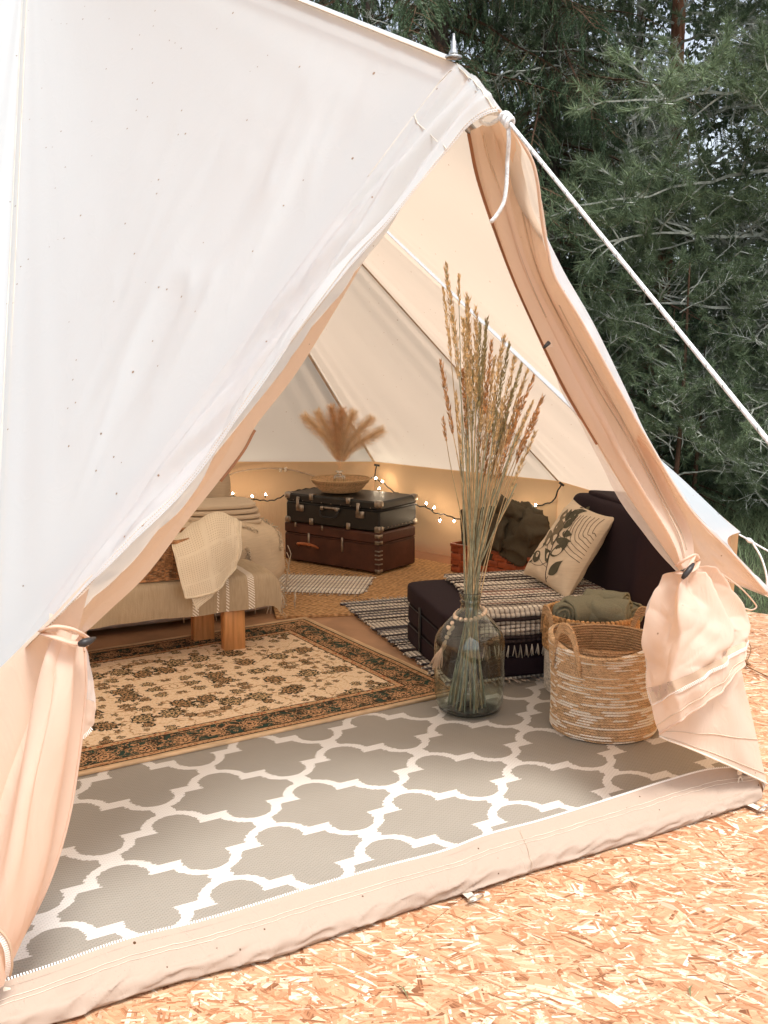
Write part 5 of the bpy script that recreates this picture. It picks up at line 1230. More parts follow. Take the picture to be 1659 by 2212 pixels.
mb.lathe(prof, nseg); mb.v = vs
rope_m = coil('jute_rope_streaked', (.66, .45, .26), (.88, .82, .70), pit, 1, .50); rope_p = coil('jute_rope', (.62, .40, .22), (.80, .72, .58), .01)
mb.build('coils', rope_m, rope_b, local=True)
def handle(az, parent, R0, H, wid=.33, rise=.085, mat=rope_p, nm='handle', drop=.06):
    mb = MB()
    for s in range(4):
        P = []
        for i in range(27):
            t = i / 26 * 2 - 1; a = az + t * wid; z = H - drop * abs(t) ** 3 + rise * (1 - abs(t) ** 2.6) * 1.0 - s * .0098 * (1) ; rr_ = R0 + .006 + .001 * s
            P.append((rr_ * math.cos(a), rr_ * math.sin(a), z))
        mb.tube(P, .0052, 7)
    return mb.build(nm, mat, parent, local=True)
H0 = 33 * pit
mb = MB(); mb.lathe([(.001, .012)] + [(RB0 - .016 + .012 * k / 32 - .0045 * math.sin(math.pi * a / 4), .012 + k * pit * .965 + pit * a / 4) for k in range(33) for a in range(5)], 72); mb.build('inner_wall', rope_p, rope_b, local=True)
handle(rad(195), rope_b, .199, H0 - .005); handle(rad(15), rope_b, .199, H0 - .005)
# second basket behind it
rbc = Vector((.835, 4.175, .010)); HR_ = .315
b2 = thing('two_tone_basket', 'jute basket with white lower half full of sage towels, behind the streaked rope basket', 'basket', rbc)
lo_m = coil('white_cotton_rope', (.72, .66, .56), (.8, .7, .6), .012)
def ripple(r, z0, n, p): return [(r + .0055 * math.sin(math.pi * a / 5), z0 + k * p + p * a / 5) for k in range(n) for a in range(6)]
mb = MB(); mb.lathe([(.001, 0)] + ripple(.178, 0, 14, .0125), 72); mb.build('lower_wall', lo_m, b2, local=True)
mb = MB()
for k in range(8):
    for i in range(60):
        a = 2 * math.pi * (i + .5 * (k % 2)) / 60; mb.soft((.184 * math.cos(a), .184 * math.sin(a), .185 + .0185 * k), (.021, .021, .026), k=2, n=3)
mb.build('upper_wall', simple('raffia_braid', (.58, .33, .14), .7, .35, 60, .5, 120), b2, local=True)
handle(rad(192), b2, .186, HR_ + .002, .36, .035)
def towel(lab, dx, dy, z, L, r, yaw, seed):
    c = rbc + Vector((dx, dy, z)); o = thing('rolled_towel', lab, 'towel', c, 0, 'sage towels in the jute basket'); d = Vector((math.cos(yaw), math.sin(yaw), .05))
    roll(o, fl2, c - d * L / 2, c + d * L / 2, r, 2.6, .82, seed, 'terry_roll')
    mb = MB(); mb.soft((0, 0, 0), (L * .97, r * 1.75, r * 1.5), rotz(yaw), k=3, n=18, amp=.016, fr=13, seed=seed); mb.build('terry_fold', fl2, o, local=True)
towel('sage towel roll at the far left of the jute basket, its end showing a spiral', -.105, -.02, HR_ + .015, .13, .055, rad(70), 1)
towel('sage towel bunched in the left half of the jute basket behind the loop handle', -.035, -.03, HR_ + .022, .15, .060, rad(25), 2)
towel('plump sage towel lying crosswise in the middle of the jute basket', .055, -.055, HR_ + .018, .17, .062, rad(-25), 3)
towel('sage towel with a folded hem at the back right of the jute basket', .07, .055, HR_ + .03, .17, .056, rad(-35), 4)
towel('small sage towel end at the right rim of the jute basket', .135, -.02, HR_ + .002, .11, .050, rad(-60), 5)
mb = MB(); mb.soft(rbc + Vector((0, 0, .15)), (.27, .27, .22), k=2.5, n=10); o = mb.build('folded_towel', fl2); tag(o, 'sage towel layer underneath the rolled ones in the jute basket', 'towel')

# ================================================================== GLASS VASE WITH DRY GRASSES
vc = Vector((.325, 3.905, .010))
vase = thing('glass_vase', 'large smoky clear demijohn vase holding tall dry grasses', 'vase', vc)
out = [(.001, .004), (.06, .002), (.098, .004), (.116, .014), (.127, .040), (.1325, .08), (.134, .14), (.134, .20), (.134, .268), (.130, .292), (.116, .320), (.095, .346), (.072, .369), (.053, .386), (.040, .398), (.0365, .412), (.0365, .424), (.040, .427), (.040, .432), (.0365, .436), (.0365, .444), (.041, .448), (.041, .458), (.039, .463), (.037, .464)]
inn = [(r - .0038, z + (.006 if z < .01 else 0)) for r, z in out[2:-1]][::-1] + [(.001, .018)]
mb = MB(); mb.lathe([(max(r, .0005), z) for r, z in out + inn], 64); mb.build('glass', glass('demijohn_glass', (.80, .87, .84), .01, 1.48), vase, local=True)
stm = [simple('straw_stem', (.62, .47, .27), .6, .2, 40), simple('green_grey_stem', (.36, .38, .27), .6, .2, 40), simple('seed_tan', (.86, .64, .37), .8, .25, 60), simple('seed_rust', (.68, .40, .19), .8, .3, 60), simple('seed_green', (.42, .37, .20), .8, .25, 60)]
heads = [  # tip px, tip py, depth off, head length, colour, fatness
 (963, 575, 0, .50, 2, 1.2, 'tallest'), (957, 618, .03, .34, 2, .8, ''), (990, 598, -.02, .12, 2, .7, ''), (1008, 640, .02, .45, 2, 1, ''), (952, 783, -.03, .34, 3, 1, ''), (957, 908, .02, .10, 3, .8, ''), (1000, 690, 0, .46, 2, 1.2, ''),
 (1012, 648, -.02, .5, 2, 1, ''), (1028, 668, .02, .42, 2, 1.1, ''), (1036, 700, -.04, .40, 4, 1.3, ''), (1052, 690, .03, .40, 4, 1, ''), (1046, 760, .0, .38, 2, 1.4, ''), (1062, 740, -.02, .34, 3, 1, ''), (1068, 775, .04, .44, 2, 1, ''),
 (1088, 730, -.03, .44, 2, 1.3, ''), (1100, 745, .02, .44, 4, 1, ''), (1114, 765, .0, .42, 2, 1.1, ''), (1128, 785, -.02, .42, 4, 1, ''), (1140, 800, .03, .40, 2, 1, ''), (1152, 815, .0, .34, 3, .9, ''), (1172, 860, -.02, .30, 3, 1, ''),
 (1162, 895, .02, .26, 3, .8, ''), (1156, 935, .0, .30, 2, .8, ''), (1125, 860, -.04, .40, 3, 1.2, ''), (1105, 850, .02, .42, 3, 1, ''), (1085, 865, -.02, .36, 2, 1.2, ''), (1070, 850, .03, .40, 3, 1, ''), (1020, 770, -.02, .36, 4, 1.2, ''),
 (1040, 860, .02, .36, 3, 1.2, ''), (1000, 800, .0, .40, 3, 1.2, ''), (1092, 920, .0, .32, 2, .9, ''), (1134, 905, .02, .30, 2, 1, ''), (985, 850, -.01, .36, 2, 1, ''), (1150, 870, -.02, .3, 2, .9, '')]
from mathutils.geometry import intersect_ray_tri
def roof_y(x, y):
    best = 99; o = Vector((0, 0, CAMZ)); d = ray(x, y)
    for a_, b_, c_ in ((A, V0, V1), (A, V1, V2), (A, V2, V3), (A, V3, ER), (A, ER, PK)):
        h = intersect_ray_tri(a_, b_, c_, d, o)
        if h: best = min(best, h.y)
    return best
side = ['leaning left', 'rising straight in the middle', 'fanning out right']
bent = {}
gcol = ['', '', 'tan', 'rusty brown', 'grey-green']
for k, (x, y, dy, HL, ci, fat, _) in enumerate(heads):
    rr = random.Random(k * 13 + 5); tip = W(x, y, vc.y + dy); tip = W(x, y, min(tip.y, roof_y(x, y) - .14)); a = rr.uniform(0, 6.28); rb_ = rr.uniform(.02, .092)
    base = vc + Vector((rb_ * math.cos(a), rb_ * math.sin(a), .020)); a2 = rr.uniform(0, 6.28); r2 = rr.uniform(0, .026)
    fx = (x - 1030) / 120.0
    nk = vc + Vector((r2 * math.cos(a2) + .012 * fx, r2 * math.sin(a2), .43)); tipd = tip - nk
    m1 = nk + tipd * .40 + Vector((-tipd.x * .12 + rr.uniform(-.008, .008), 0, .0)); m2 = nk + tipd * .74 + Vector((-tipd.x * .08 + rr.uniform(-.006, .006), 0, .01))
    pts = [base, nk, m1, m2, tip]
    if k in bent: pts = [base, nk, m1, m2 + Vector((.03, 0, .03)), tip + Vector((.015, 0, -.005)), tip + Vector((-.045, 0, .035))]
    P = crv(pts, 60)
    pos = 'leftmost side' if x < 1000 else ('middle' if x < 1075 else 'right side')
    sp_l = {0: 'tallest tan dried grass in the glass vase, at its upper left', 1: 'slim tan dried grass, leftmost of the high ones, beside the tallest', 2: 'short forked tan dried grass tip beside the tallest one', 4: 'rusty dried grass leaning out furthest left in the vase', 5: 'small rusty dried grass sprig drooping left, lowest on that side', 20: 'rusty dried grass reaching furthest right in the vase', 21: 'short rusty dried grass just below the rightmost one', 22: 'lowest tan dried grass on the right of the vase', 9: 'thick grey-green dried grass upright near the middle of the bunch', 12: 'rusty dried grass with its tip bent over left, mid bunch'}
    o = thing('dried_reed', sp_l.get(k, '%s dried grass with a feathery head in the glass vase' % gcol[ci]), 'dried grass', (base.x, base.y, base.z), 0, '%s grasses in the glass vase' % gcol[ci])
    gm = stm[1] if (rr.random() < .45 or ci == 4) else stm[0]
    mb = MB(); mb.tube(P, [.0034 - .0024 * i / 59 for i in range(60)], 6); mb.build('stalk', gm, o)
    tot = sum((p - q).length for p, q in zip(P, P[1:])); t0 = 1 - HL * .78 / tot; T = []
    nsp = int(400 * HL * fat)
    for i in range(nsp):
        t = t0 + (1 - t0) * i / nsp; p = cr(P, t); q = cr(P, min(1, t + .01)); d = (q - p); d = d.normalized() if d.length > 1e-6 else (P[-1] - P[-2]).normalized()
        s = Vector((rr.gauss(0, 1), rr.gauss(0, 1), rr.gauss(0, 1))); s = (s - d * s.dot(d)).normalized(); f = math.sin(math.pi * min(1, (i / nsp) * .9 + .1)) ** .6
        st_ = p + s * .004 * f * fat + d * rr.uniform(-.004, .004); L = rr.uniform(.012, .026) * (1.5 if rr.random() < .12 else 1); dd = (d + s * rr.uniform(.18, .42) * (1.3 if fat > 1 else 1)).normalized()
        e = st_ + dd * L; w = dd.cross(s).normalized() * rr.uniform(.0020, .0036); m_ = st_.lerp(e, .4)
        w2 = s * .0018
        T += [st_, m_ + w, e, st_, e, m_ - w, st_, m_ + w2, e]
    tri_mesh('seed_head', np.array([list(q - o.location) for q in T]), [stm[ci]], o)
# extra bare stalks without heads, each one still a stem
for k in range(16):
    rr = random.Random(500 + k); a = rr.uniform(0, 6.28); rb_ = rr.uniform(.01, .09); base = vc + Vector((rb_ * math.cos(a), rb_ * math.sin(a), .020)); a2 = rr.uniform(0, 6.28); r2 = rr.uniform(0, .026)
    nk = vc + Vector((r2 * math.cos(a2), r2 * math.sin(a2), .43)); tip = nk + Vector((rr.uniform(-.08, .18), rr.uniform(-.06, .06), rr.uniform(.35, .7)))
    o = thing('dried_reed', 'bare dry stalk without a seed head in the glass vase', 'dried grass', base, 0, 'bare grass stalks in the glass vase'); mb = MB(); mb.tube(crv([base, nk, nk.lerp(tip, .5) + Vector(((nk.x - tip.x) * .1, 0, 0)), tip], 30), .0026, 6); mb.build('stalk', stm[k % 2], o)
# bead garland round the neck
gar = thing('bead_garland', 'pale wooden bead garland with heart and tassel round the neck of the glass vase', 'garland', vc + Vector((0, 0, .38)))
bmat = simple('pale_beads', (.84, .66, .48), .55, .1, 60); b0 = None
pth = []
for i in range(20):
    a = rad(-200) + rad(360) * i / 20; r = .056 + .006 * math.sin(a * 2); pth.append(Vector((r * math.cos(a), r * math.sin(a), .002 + .012 * math.cos(a - rad(60)) + (.0 if i else 0))))
down = [Vector((-.058, -.030, -.006)), Vector((-.070, -.045, -.024)), Vector((-.082, -.058, -.060)), Vector((-.090, -.064, -.074))]
mb = MB(); mb.lathe([(.0005, -.0092), (.0065, -.0065), (.0092, 0), (.0065, .0065), (.0005, .0092)], 12)
for i, p in enumerate(pth + down):
    if b0 is None: b0 = mb.build('bead', bmat, gar, local=True); o = b0
    else: o = b0.copy(); COL.objects.link(o)
    o.location = p; o.scale = (1, 1, 1) if i < len(pth) else (.95, .95, .95)
mb = MB(); hp = [Vector((.016 * math.sin(t) ** 3, 0, .013 * math.cos(t) - .005 * math.cos(2 * t) - .002 * math.cos(3 * t))) for t in [2 * math.pi * i / 40 for i in range(40)]]
fs = [[Vector((p.x * k, y, p.z * k)) + Vector((-.077, -.053, -.042)) for p in hp + hp[:1]] for k, y in ((.02, -.007), (.8, -.0065), (1, -.003), (1, .003), (.8, .0065), (.02, .007))]
mb.grid(fs); mb.build('heart', bmat, gar, local=True)
mb = MB(); rr = random.Random(4); tp = Vector((-.093, -.067, -.084))
mb.tube([tp, tp + Vector((-.006, -.002, -.012)), tp + Vector((-.010, -.004, -.022))], [.004, .0075, .006], 10)
for i in range(70):
    e = tp + Vector((-.040 + rr.gauss(0, .011), -.012 + rr.gauss(0, .008), -.095 + rr.gauss(0, .006))); s = tp + Vector((-.008 + rr.gauss(0, .003), -.004 + rr.gauss(0, .003), -.018)); mb.tube([s, s.lerp(e, .5) + Vector((-.004, 0, .004)), e], .0011, 3)
mb.build('tassel', simple('tassel_thread', (.76, .56, .38), .95), gar, local=True)
# ================================================================== WOODLAND
def leafm(name, col, col2, tr=.35, sc=3, rough=.6):
    t = NT(name); n = t.noise(scale=sc, detail=2); f = t.nd('ShaderNodeObjectInfo').outputs['Random']
    isl = t.nd('ShaderNodeNewGeometry').outputs['Random Per Island']
    k = t.m('ADD', t.m('ADD', t.m('MULTIPLY', n, .9), t.m('MULTIPLY', t.m('SUBTRACT', f, .5), .45)), t.m('MULTIPLY', t.m('SUBTRACT', isl, .5), .6)); c = t.mix(k, col, col2)
    d = t.pbr(c, rough, spec=.3); tl = t.nd('ShaderNodeBsdfTranslucent'); t.lk(c, tl.inputs[0]); mx = t.nd('ShaderNodeMixShader'); mx.inputs[0].default_value = tr; t.lk(d, mx.inputs[1]); t.lk(tl.outputs[0], mx.inputs[2]); return t.done(mx.outputs[0])
F_pine = leafm('pine_needles', (.048, .080, .038), (.235, .30, .165), .25); F_spr = leafm('spruce_needles', (.030, .062, .030), (.14, .205, .105), .2)
F_leaf = leafm('birch_leaves', (.060, .095, .045), (.22, .27, .15), .45); F_far = leafm('far_foliage', (.035, .055, .035), (.10, .125, .085), .35, .8)
def bark(name, c1, c2):
    t = NT(name); n = t.noise(t.map(scale=(9, 9, 3)), 2, 5, .7, .5); c = t.ramp(n, [(.35, c1), (.65, c2)]); return t.done(t.pbr(c, .9, t.bump(n, .8, .02), spec=.15))
B_spr = bark('spruce_bark', (.05, .04, .032), (.13, .10, .08)); B_pine = bark('pine_bark', (.10, .045, .025), (.26, .12, .07)); B_pale = bark('birch_bark', (.16, .15, .13), (.42, .40, .36)); B_lich = bark('lichen_twig', (.26, .28, .24), (.60, .62, .54)); B_br = bark('brown_twig', (.06, .035, .022), (.14, .08, .05))
def nd_tris(P, D, L, w, rng):                    # needles: arrays of base, unit direction, length, width -> triangles
    S = np.cross(D, rng.normal(size=D.shape)); S /= np.linalg.norm(S, axis=1, keepdims=True) + 1e-9
    L = L[:, None]; w = w[:, None]; return np.stack([P - S * w / 2, P + S * w / 2, P + D * L], 1).reshape(-1, 3)
def twig_tris(P, r):                             # three-sided tapering twig as triangles
    P = np.asarray(P, float); r = np.asarray(r, float); T = np.gradient(P, axis=0); T /= np.linalg.norm(T, axis=1, keepdims=True) + 1e-9
    a = np.cross(T, [0.13, .31, .94]); a /= np.linalg.norm(a, axis=1, keepdims=True) + 1e-9; b = np.cross(T, a); R3 = [P + (a * math.cos(t) + b * math.sin(t)) * r[:, None] for t in (0, 2.09, 4.19)]; out = []
    for k in range(3):
        A0, B0 = R3[k], R3[(k + 1) % 3]; out.append(np.stack([A0[:-1], B0[:-1], B0[1:]], 1).reshape(-1, 3)); out.append(np.stack([A0[:-1], B0[1:], A0[1:]], 1).reshape(-1, 3))
    return np.concatenate(out)
def path(p, d, L, n, rng, wob=.15, grav=0.0):
    P = [np.array(p, float)]; d = np.array(d, float)
    for i in range(n):
        d = d + rng.normal(size=3) * wob; d[2] -= grav; d /= np.linalg.norm(d); P.append(P[-1] + d * L / n)
    return np.array(P)
def at(P, t):
    x = t * (len(P) - 1); i = min(int(x), len(P) - 2); return P[i] + (P[i + 1] - P[i]) * (x - i), (P[i + 1] - P[i]) / (np.linalg.norm(P[i + 1] - P[i]) + 1e-9)
def finish(name, parts):                         # parts: list of (tri array, material index)
    V = np.concatenate([p for p, _ in parts]); mi = np.concatenate([np.full(len(p) // 3, m) for p, m in parts]); return V, mi
def pine_branch(seed):
    g = np.random.RandomState(seed); parts = []; M0 = path((0, 0, 0), (1, 0, .12), 1.5, 9, g, .12); parts.append((twig_tris(M0, np.linspace(.014, .004, 10)), 0)); C = []; Dd = []
    for k in range(15):
        t = g.uniform(.3, 1); p, d = at(M0, t); s = np.array([d[0] * .7, g.choice([-1, 1]) * g.uniform(.4, 1), g.uniform(-.25, .45)]); s /= np.linalg.norm(s)
        Q = path(p, s, g.uniform(.2, .5), 5, g, .2, -.03); parts.append((twig_tris(Q, np.linspace(.006, .003, 6)), 0))
        for j in range(3):
            p2, d2 = at(Q, g.uniform(.35, 1)); s2 = d2 + g.normal(size=3) * .6; s2 /= np.linalg.norm(s2); Q2 = path(p2, s2, g.uniform(.08, .2), 3, g, .2, -.05); parts.append((twig_tris(Q2, np.linspace(.004, .002, 4)), 0))
            for u in (.55, .8, 1.0): c, dd = at(Q2, u); C.append(c); Dd.append(dd)
        for u in (.6, .8, 1.0): c, dd = at(Q, u); C.append(c); Dd.append(dd)
    C = np.repeat(np.array(C), 30, 0); Dd = np.repeat(np.array(Dd), 30, 0); n = g.normal(size=C.shape); D = Dd * .75 + n * .55; D /= np.linalg.norm(D, axis=1, keepdims=True)
    parts.append((nd_tris(C + Dd * g.uniform(-.03, .02, (len(C), 1)), D, g.uniform(.05, .085, len(C)), g.uniform(.0032, .0052, len(C)), g), 1)); return finish('b', parts)
def spruce_branch(seed, L0=1.7):
    g = np.random.RandomState(seed); parts = []; M0 = path((0, 0, 0), (1, 0, -.05), L0, 10, g, .06, .035); parts.append((twig_tris(M0, np.linspace(.016, .004, 11)), 0)); segs = []
    for k in range(34):
        t = .12 + .88 * (k + g.rand()) / 34; p, d = at(M0, t); ln = (.42 * (1 - t) + .14) * g.uniform(.7, 1.15); s = np.array([.65, (1 if k % 2 else -1) * 1.0, g.uniform(-.5, -.1)]); s /= np.linalg.norm(s)
        Q = path(p, s, ln, 5, g, .08, .14); parts.append((twig_tris(Q, np.linspace(.004, .002, 6)), 0)); segs.append(Q)
        for j in range(4):
            p2, d2 = at(Q, g.uniform(.2, .95)); s2 = d2 + np.array([g.uniform(-.3, .3), g.uniform(-.3, .3), -.7]); s2 /= np.linalg.norm(s2); Q2 = path(p2, s2, g.uniform(.08, .22), 3, g, .06, .15); segs.append(Q2)
    segs.append(M0[6:]); C = []; Dd = []
    for Q in segs:
        ln = np.linalg.norm(np.diff(Q, axis=0), axis=1).sum(); n = int(ln * 190) + 4
        for i in range(n): c, d = at(Q, (i + g.rand()) / n if n else 0); C.append(c); Dd.append(d)
    C = np.array(C); Dd = np.array(Dd); n = g.normal(size=C.shape); n[:, 2] *= .6; D = Dd * .8 + n * .5; D /= np.linalg.norm(D, axis=1, keepdims=True)
    parts.append((nd_tris(C, D, g.uniform(.016, .03, len(C)), g.uniform(.0045, .007, len(C)), g), 1)); return finish('b', parts)
def dead_branch(seed):
    g = np.random.RandomState(seed); parts = []; 
    def rec(p, d, L, r, k):
        Q = path(p, d, L, 7, g, .34); rr = np.linspace(r, r * .6, 8) * (1 + .5 * g.rand(8)); parts.append((twig_tris(Q, rr), 0))
        if k: 
            for j in range(5 if k > 1 else 4):
                q, dd = at(Q, g.uniform(.2, 1)); s = dd + g.normal(size=3) * .85; s /= np.linalg.norm(s); rec(q, s, L * g.uniform(.35, .6), r * .55, k - 1)
    rec((0, 0, 0), (1, 0, .05), .85, .013, 3)
    return finish('b', parts)
def leaf_quads(P, D, L, w, g):
    S = np.cross(D, g.normal(size=D.shape)); S /= np.linalg.norm(S, axis=1, keepdims=True) + 1e-9; L = L[:, None]; w = w[:, None]; m = P + D * L * .45
    return np.concatenate([np.stack([P, m + S * w / 2, P + D * L], 1), np.stack([P, P + D * L, m - S * w / 2], 1)], 1).reshape(-1, 3)
def leafy_branch(seed):
    g = np.random.RandomState(seed); parts = []; M0 = path((0, 0, 0), (1, 0, .25), 1.5, 8, g, .14, .03); parts.append((twig_tris(M0, np.linspace(.012, .003, 9)), 0)); C = []
    for k in range(22):
        p, d = at(M0, g.uniform(.15, 1)); s = d + g.normal(size=3) * .7; s /= np.linalg.norm(s); Q = path(p, s, g.uniform(.2, .55), 5, g, .2, .05); parts.append((twig_tris(Q, np.linspace(.004, .0015, 6)), 0))
        for i in range(26): c, dd = at(Q, g.rand()); C.append(c + g.normal(size=3) * .02)
    C = np.array(C); D = g.normal(size=C.shape); D[:, 2] -= .5; D /= np.linalg.norm(D, axis=1, keepdims=True); parts.append((leaf_quads(C, D, g.uniform(.03, .05, len(C)), g.uniform(.02, .034, len(C)), g), 1)); return finish('b', parts)
def make_proto(fn, seeds, mats):
    out = []
    for s in seeds:
        V, mi = fn(s); n = len(V) // 3; me = bpy.data.meshes.new('branch'); V = V.astype(np.float32)
        me.vertices.add(len(V)); me.vertices.foreach_set('co', V.ravel()); me.loops.add(n * 3); me.loops.foreach_set('vertex_index', np.arange(n * 3, dtype=np.int32)); me.polygons.add(n); me.polygons.foreach_set('loop_start', np.arange(0, n * 3, 3, dtype=np.int32)); me.polygons.foreach_set('loop_total', np.full(n, 3, dtype=np.int32))
        for m in mats: me.materials.append(m)
        me.polygons.foreach_set('material_index', mi.astype(np.int32)); me.update(calc_edges=True); out.append(me)
    return out
PB = make_proto(pine_branch, (1, 2, 3, 4), [B_lich, F_pine]); SBm = make_proto(spruce_branch, (11, 12, 13), [B_br, F_spr]); DBm = make_proto(dead_branch, (21, 22, 23), [B_lich]); LBm = make_proto(leafy_branch, (31, 32, 33), [B_br, F_leaf])
def put(tree, me, loc, yaw, pitch, roll_, s, name='branch'):
    o = bpy.data.objects.new(name, me); COL.objects.link(o); o.parent = tree; o.location = loc
    o.rotation_euler = (Matrix.Rotation(yaw, 3, 'Z') @ Matrix.Rotation(-pitch, 3, 'Y') @ Matrix.Rotation(roll_, 3, 'X')).to_euler(); o.scale = (s, s, s); return o
def trunk(tree, h, r, mat, lean=.02, seed=0):
    P = [Vector((lean * z + .03 * ns(z * .5, seed), .03 * ns(seed, z * .5), z)) for z in [h * i / 18 for i in range(19)]]; P[0].z = -.2
    mb = MB(); mb.tube(P, [r * (1 - .75 * i / 18) * (1.25 if i == 0 else 1) for i in range(19)], 12); mb.build('trunk', mat, tree, local=True); return P
def tree(kind, label, x, y, h, r, seed, n, z0, z1, bm, s0, s1, pit, bk, dead=0, zcut=None, grp='trees behind the tent'):
    g = random.Random(seed); t = thing(kind, label, 'tree', (x, y, -.16), 0, grp); P = trunk(t, h, r, bk, g.uniform(-.03, .03), seed)
    for k in range(n):
        f = (k + g.random()) / n; z = z0 + (z1 - z0) * f; yaw = g.uniform(0, 2 * math.pi)
        if g.random() < .45: yaw = math.atan2(-y, .8 - x) + g.gauss(0, .8)         # light side towards the clearing
        sc = (s0 + (s1 - s0) * f) * g.uniform(.75, 1.2); i = min(int(z / h * 18), 17); c = P[i]
        put(t, bm[g.randrange(len(bm))], (c.x, c.y, z), yaw, rad(pit + g.uniform(-14, 14)), g.uniform(-.4, .4), sc)
    for k in range(dead):
        z = g.uniform(z0 * .6 + .3, z1 * .75); i = min(int(z / h * 18), 17); c = P[i]
        put(t, DBm[g.randrange(3)], (c.x, c.y, z), math.atan2(-y, .5 - x) + g.gauss(0, 1.0), rad(g.uniform(-15, 20)), g.uniform(0, 6), g.uniform(.7, 1.3), 'dead_branch')
    return t
tree('pine_tree', 'reddish-barked pine with lichen-covered twigs at the right edge', 3.75, 9.6, 9, .16, 1, 52, .9, 6.5, PB, 1.45, 1.1, 6, B_pine, 34)
tree('pine_tree', 'bushy grey-green pine right behind the guy rope', 2.6, 10.4, 8, .11, 2, 42, .9, 6, PB, 1.35, 1.0, 8, B_pine, 20)
tree('spruce_tree', 'dark drooping spruce just behind the peak of the doorway', .55, 10.2, 10, .15, 3, 100, .5, 8, SBm, 1.25, .9, -14, B_spr, 6)
tree('spruce_tree', 'spruce between the doorway peak and the bushy pine, low sweeping branches', 1.65, 10.6, 10, .13, 4, 96, .3, 8, SBm, 1.2, .8, -14, B_spr, 6)
tree('spruce_tree', 'spruce behind the ridge of the tent, left of the peak', -1.0, 12.6, 11, .16, 5, 76, .6, 9, SBm, 1.3, .9, -12, B_spr)
tree('birch_tree', 'pale-trunked leafy birch seen through the spruces', 1.3, 14.0, 10, .09, 6, 70, 1.2, 8.5, LBm, 1.3, 1.1, 20, B_pale)
tree('birch_tree', 'slim leafy birch behind the bushy pine', 3.1, 13.4, 9, .08, 7, 70, .9, 8, LBm, 1.3, 1.0, 20, B_pale)
tree('birch_tree', 'leafy birch far right behind the reddish pine', 4.9, 12.6, 9, .09, 8, 60, .7, 7, LBm, 1.3, 1.0, 18, B_pale)
tree('spruce_tree', 'big dark spruce at the far right edge', 5.3, 11.0, 10, .16, 9, 80, .4, 8, SBm, 1.35, 1.0, -12, B_spr, 4)
tree('spruce_tree', 'far spruce in the shade behind the birches', 2.3, 15.5, 11, .15, 10, 70, .4, 7, SBm, 1.5, 1.1, -12, B_spr)
tree('spruce_tree', 'far spruce left of the pale birch', -.2, 16, 11, .15, 11, 60, .4, 8, SBm, 1.5, 1.1, -12, B_spr)
tree('spruce_tree', 'spruce well left behind the tent', -3.6, 12.5, 11, .16, 12, 50, .4, 9, SBm, 1.5, 1.1, -12, B_spr)
# low saplings at the forest edge
def sapling(x, y, z1, seed, bm, label, sc=.5, n=16, pit=25, kind='pine_sapling'):
    g = random.Random(seed); t = thing(kind, label, 'young tree', (x, y, -.16), 0); trunk(t, z1 + .3, .025, B_br, .03, seed)
    for k in range(n): put(t, bm[g.randrange(len(bm))], (0, 0, .15 + z1 * (k + .5) / n), g.uniform(0, 6.28), rad(pit + g.uniform(-20, 20)), g.uniform(-1, 1), sc * (1.1 - .5 * k / n) * g.uniform(.8, 1.2))
sapling(2.35, 8.6, 1.9, 1, PB, 'young pale-needled pine beside the right door flap', .60, 26)
sapling(3.05, 8.2, 1.7, 2, PB, 'young pine at the right edge, in front of the tall pines', .62, 24)
sapling(2.75, 9.4, 1.3, 5, SBm, 'small dark spruce in front of the pine trunks', .5, 18, 0, 'spruce_sapling')
sapling(4.1, 8.8, 1.6, 6, PB, 'young pine just outside the right edge', .6, 18)
# far woodland mass with sky glinting through its upper part
g = np.random.RandomState(5); n = 72000; X = g.uniform(-11, 15, n); Yy = g.uniform(17.5, 23, n); Zz = 7.8 * g.rand(n) ** 1.45
keep = np.ones(n, bool)
for i in range(n):
    v = ns(X[i] * .8, Zz[i] * .8, Yy[i] * .3) + (.15 if Zz[i] < 2.5 else 0.0) - .05 * max(0, Zz[i] - 3.2)
    if v < -.22 + .012 * max(0, Zz[i] - 3): keep[i] = False
C = np.stack([X, Yy, Zz], 1)[keep]; D = g.normal(size=C.shape); D /= np.linalg.norm(D, axis=1, keepdims=True)
o = tri_mesh('woodland', leaf_quads(C, D, g.uniform(.10, .22, len(C)), g.uniform(.08, .15, len(C)), g), [F_far]); tag(o, 'dense far woodland with sky glinting through', 'woodland', kind='stuff')
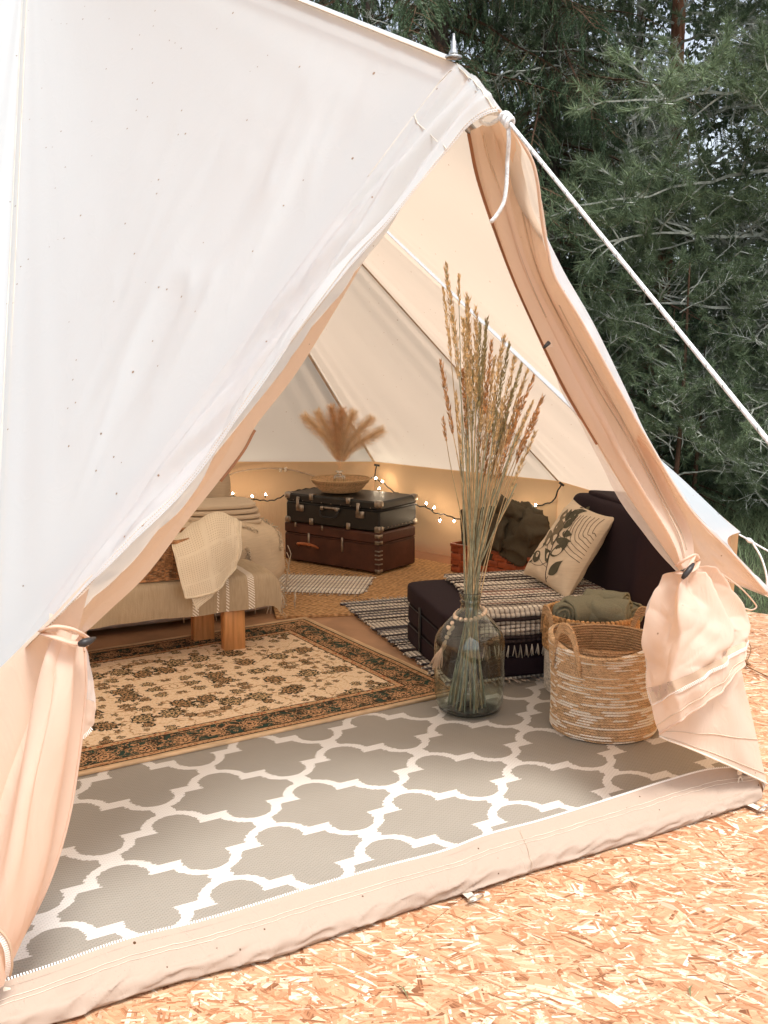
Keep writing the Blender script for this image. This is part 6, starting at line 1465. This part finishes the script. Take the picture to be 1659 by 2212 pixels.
# low undergrowth
n = 26000; X = g.uniform(-2, 8, n); Yy = g.uniform(9.2, 15, n); Zz = -.15 + 1.0 * g.rand(n) ** 2 * (.4 + .6 * np.clip((Yy - 9) / 3, 0, 1)); C = np.stack([X, Yy, Zz], 1); D = g.normal(size=C.shape); D[:, 2] += .8; D /= np.linalg.norm(D, axis=1, keepdims=True)
o = tri_mesh('undergrowth', leaf_quads(C, D, g.uniform(.04, .09, n), g.uniform(.02, .05, n), g), [F_spr]); tag(o, 'low undergrowth at the foot of the trees', 'undergrowth', kind='stuff')
# grass
GRm = leafm('grass_blades', (.10, .15, .07), (.30, .36, .19), .4, 5)
n = 90000; X = g.uniform(-4, 7.5, n); Yy = g.uniform(4.2, 11.0, n); dE = (X - 1.95) * .587 + (Yy - 5.455) * .81; k = (dE > .03) & (np.sqrt((X - 2) ** 2 + (Yy - 6.5) ** 2) < g.uniform(0, 9, n)); X, Yy = X[k], Yy[k]; n = len(X)
tall = np.clip((Yy - 7.6) / 1.6, 0, 1); C = np.stack([X, Yy, np.full(n, -.165)], 1); D = g.normal(size=C.shape) * (.35 + .35 * tall[:, None]); D[:, 2] = 1; D /= np.linalg.norm(D, axis=1, keepdims=True)
o = tri_mesh('grass', nd_tris(C, D, g.uniform(.05, .11, n) + tall * g.uniform(.05, .28, n), g.uniform(.004, .009, n), g), [GRm]); tag(o, 'green lawn between the deck and the trees, taller under the trees', 'grass', kind='stuff')
# stray blades and needles dropped on the deck
for (x, y, a, L, lab) in ((1165, 2165, .35, .10, 'single green grass blade lying on the strand board in front'), (1495, 2140, 1.2, .05, 'small green sprig on the strand board at the right'), (866, 2200 - 60, -1.1, .08, 'short flattened grass blade on the board below the steel ring')):
    p = Z(x, y, .004); d = Vector((math.cos(a), math.sin(a), 0)); s = Vector((-d.y, d.x, 0)); mb = MB(); mb.grid([[p - d * L / 2, p + s * .003 + Vector((0, 0, .006)), p + d * L / 2], [p - d * L / 2 + s * .001, p + s * .008 + Vector((0, 0, .004)), p + d * L / 2 + s * .0005]]); tag(mb.build('grass_blade', GRm), lab, 'grass blade')
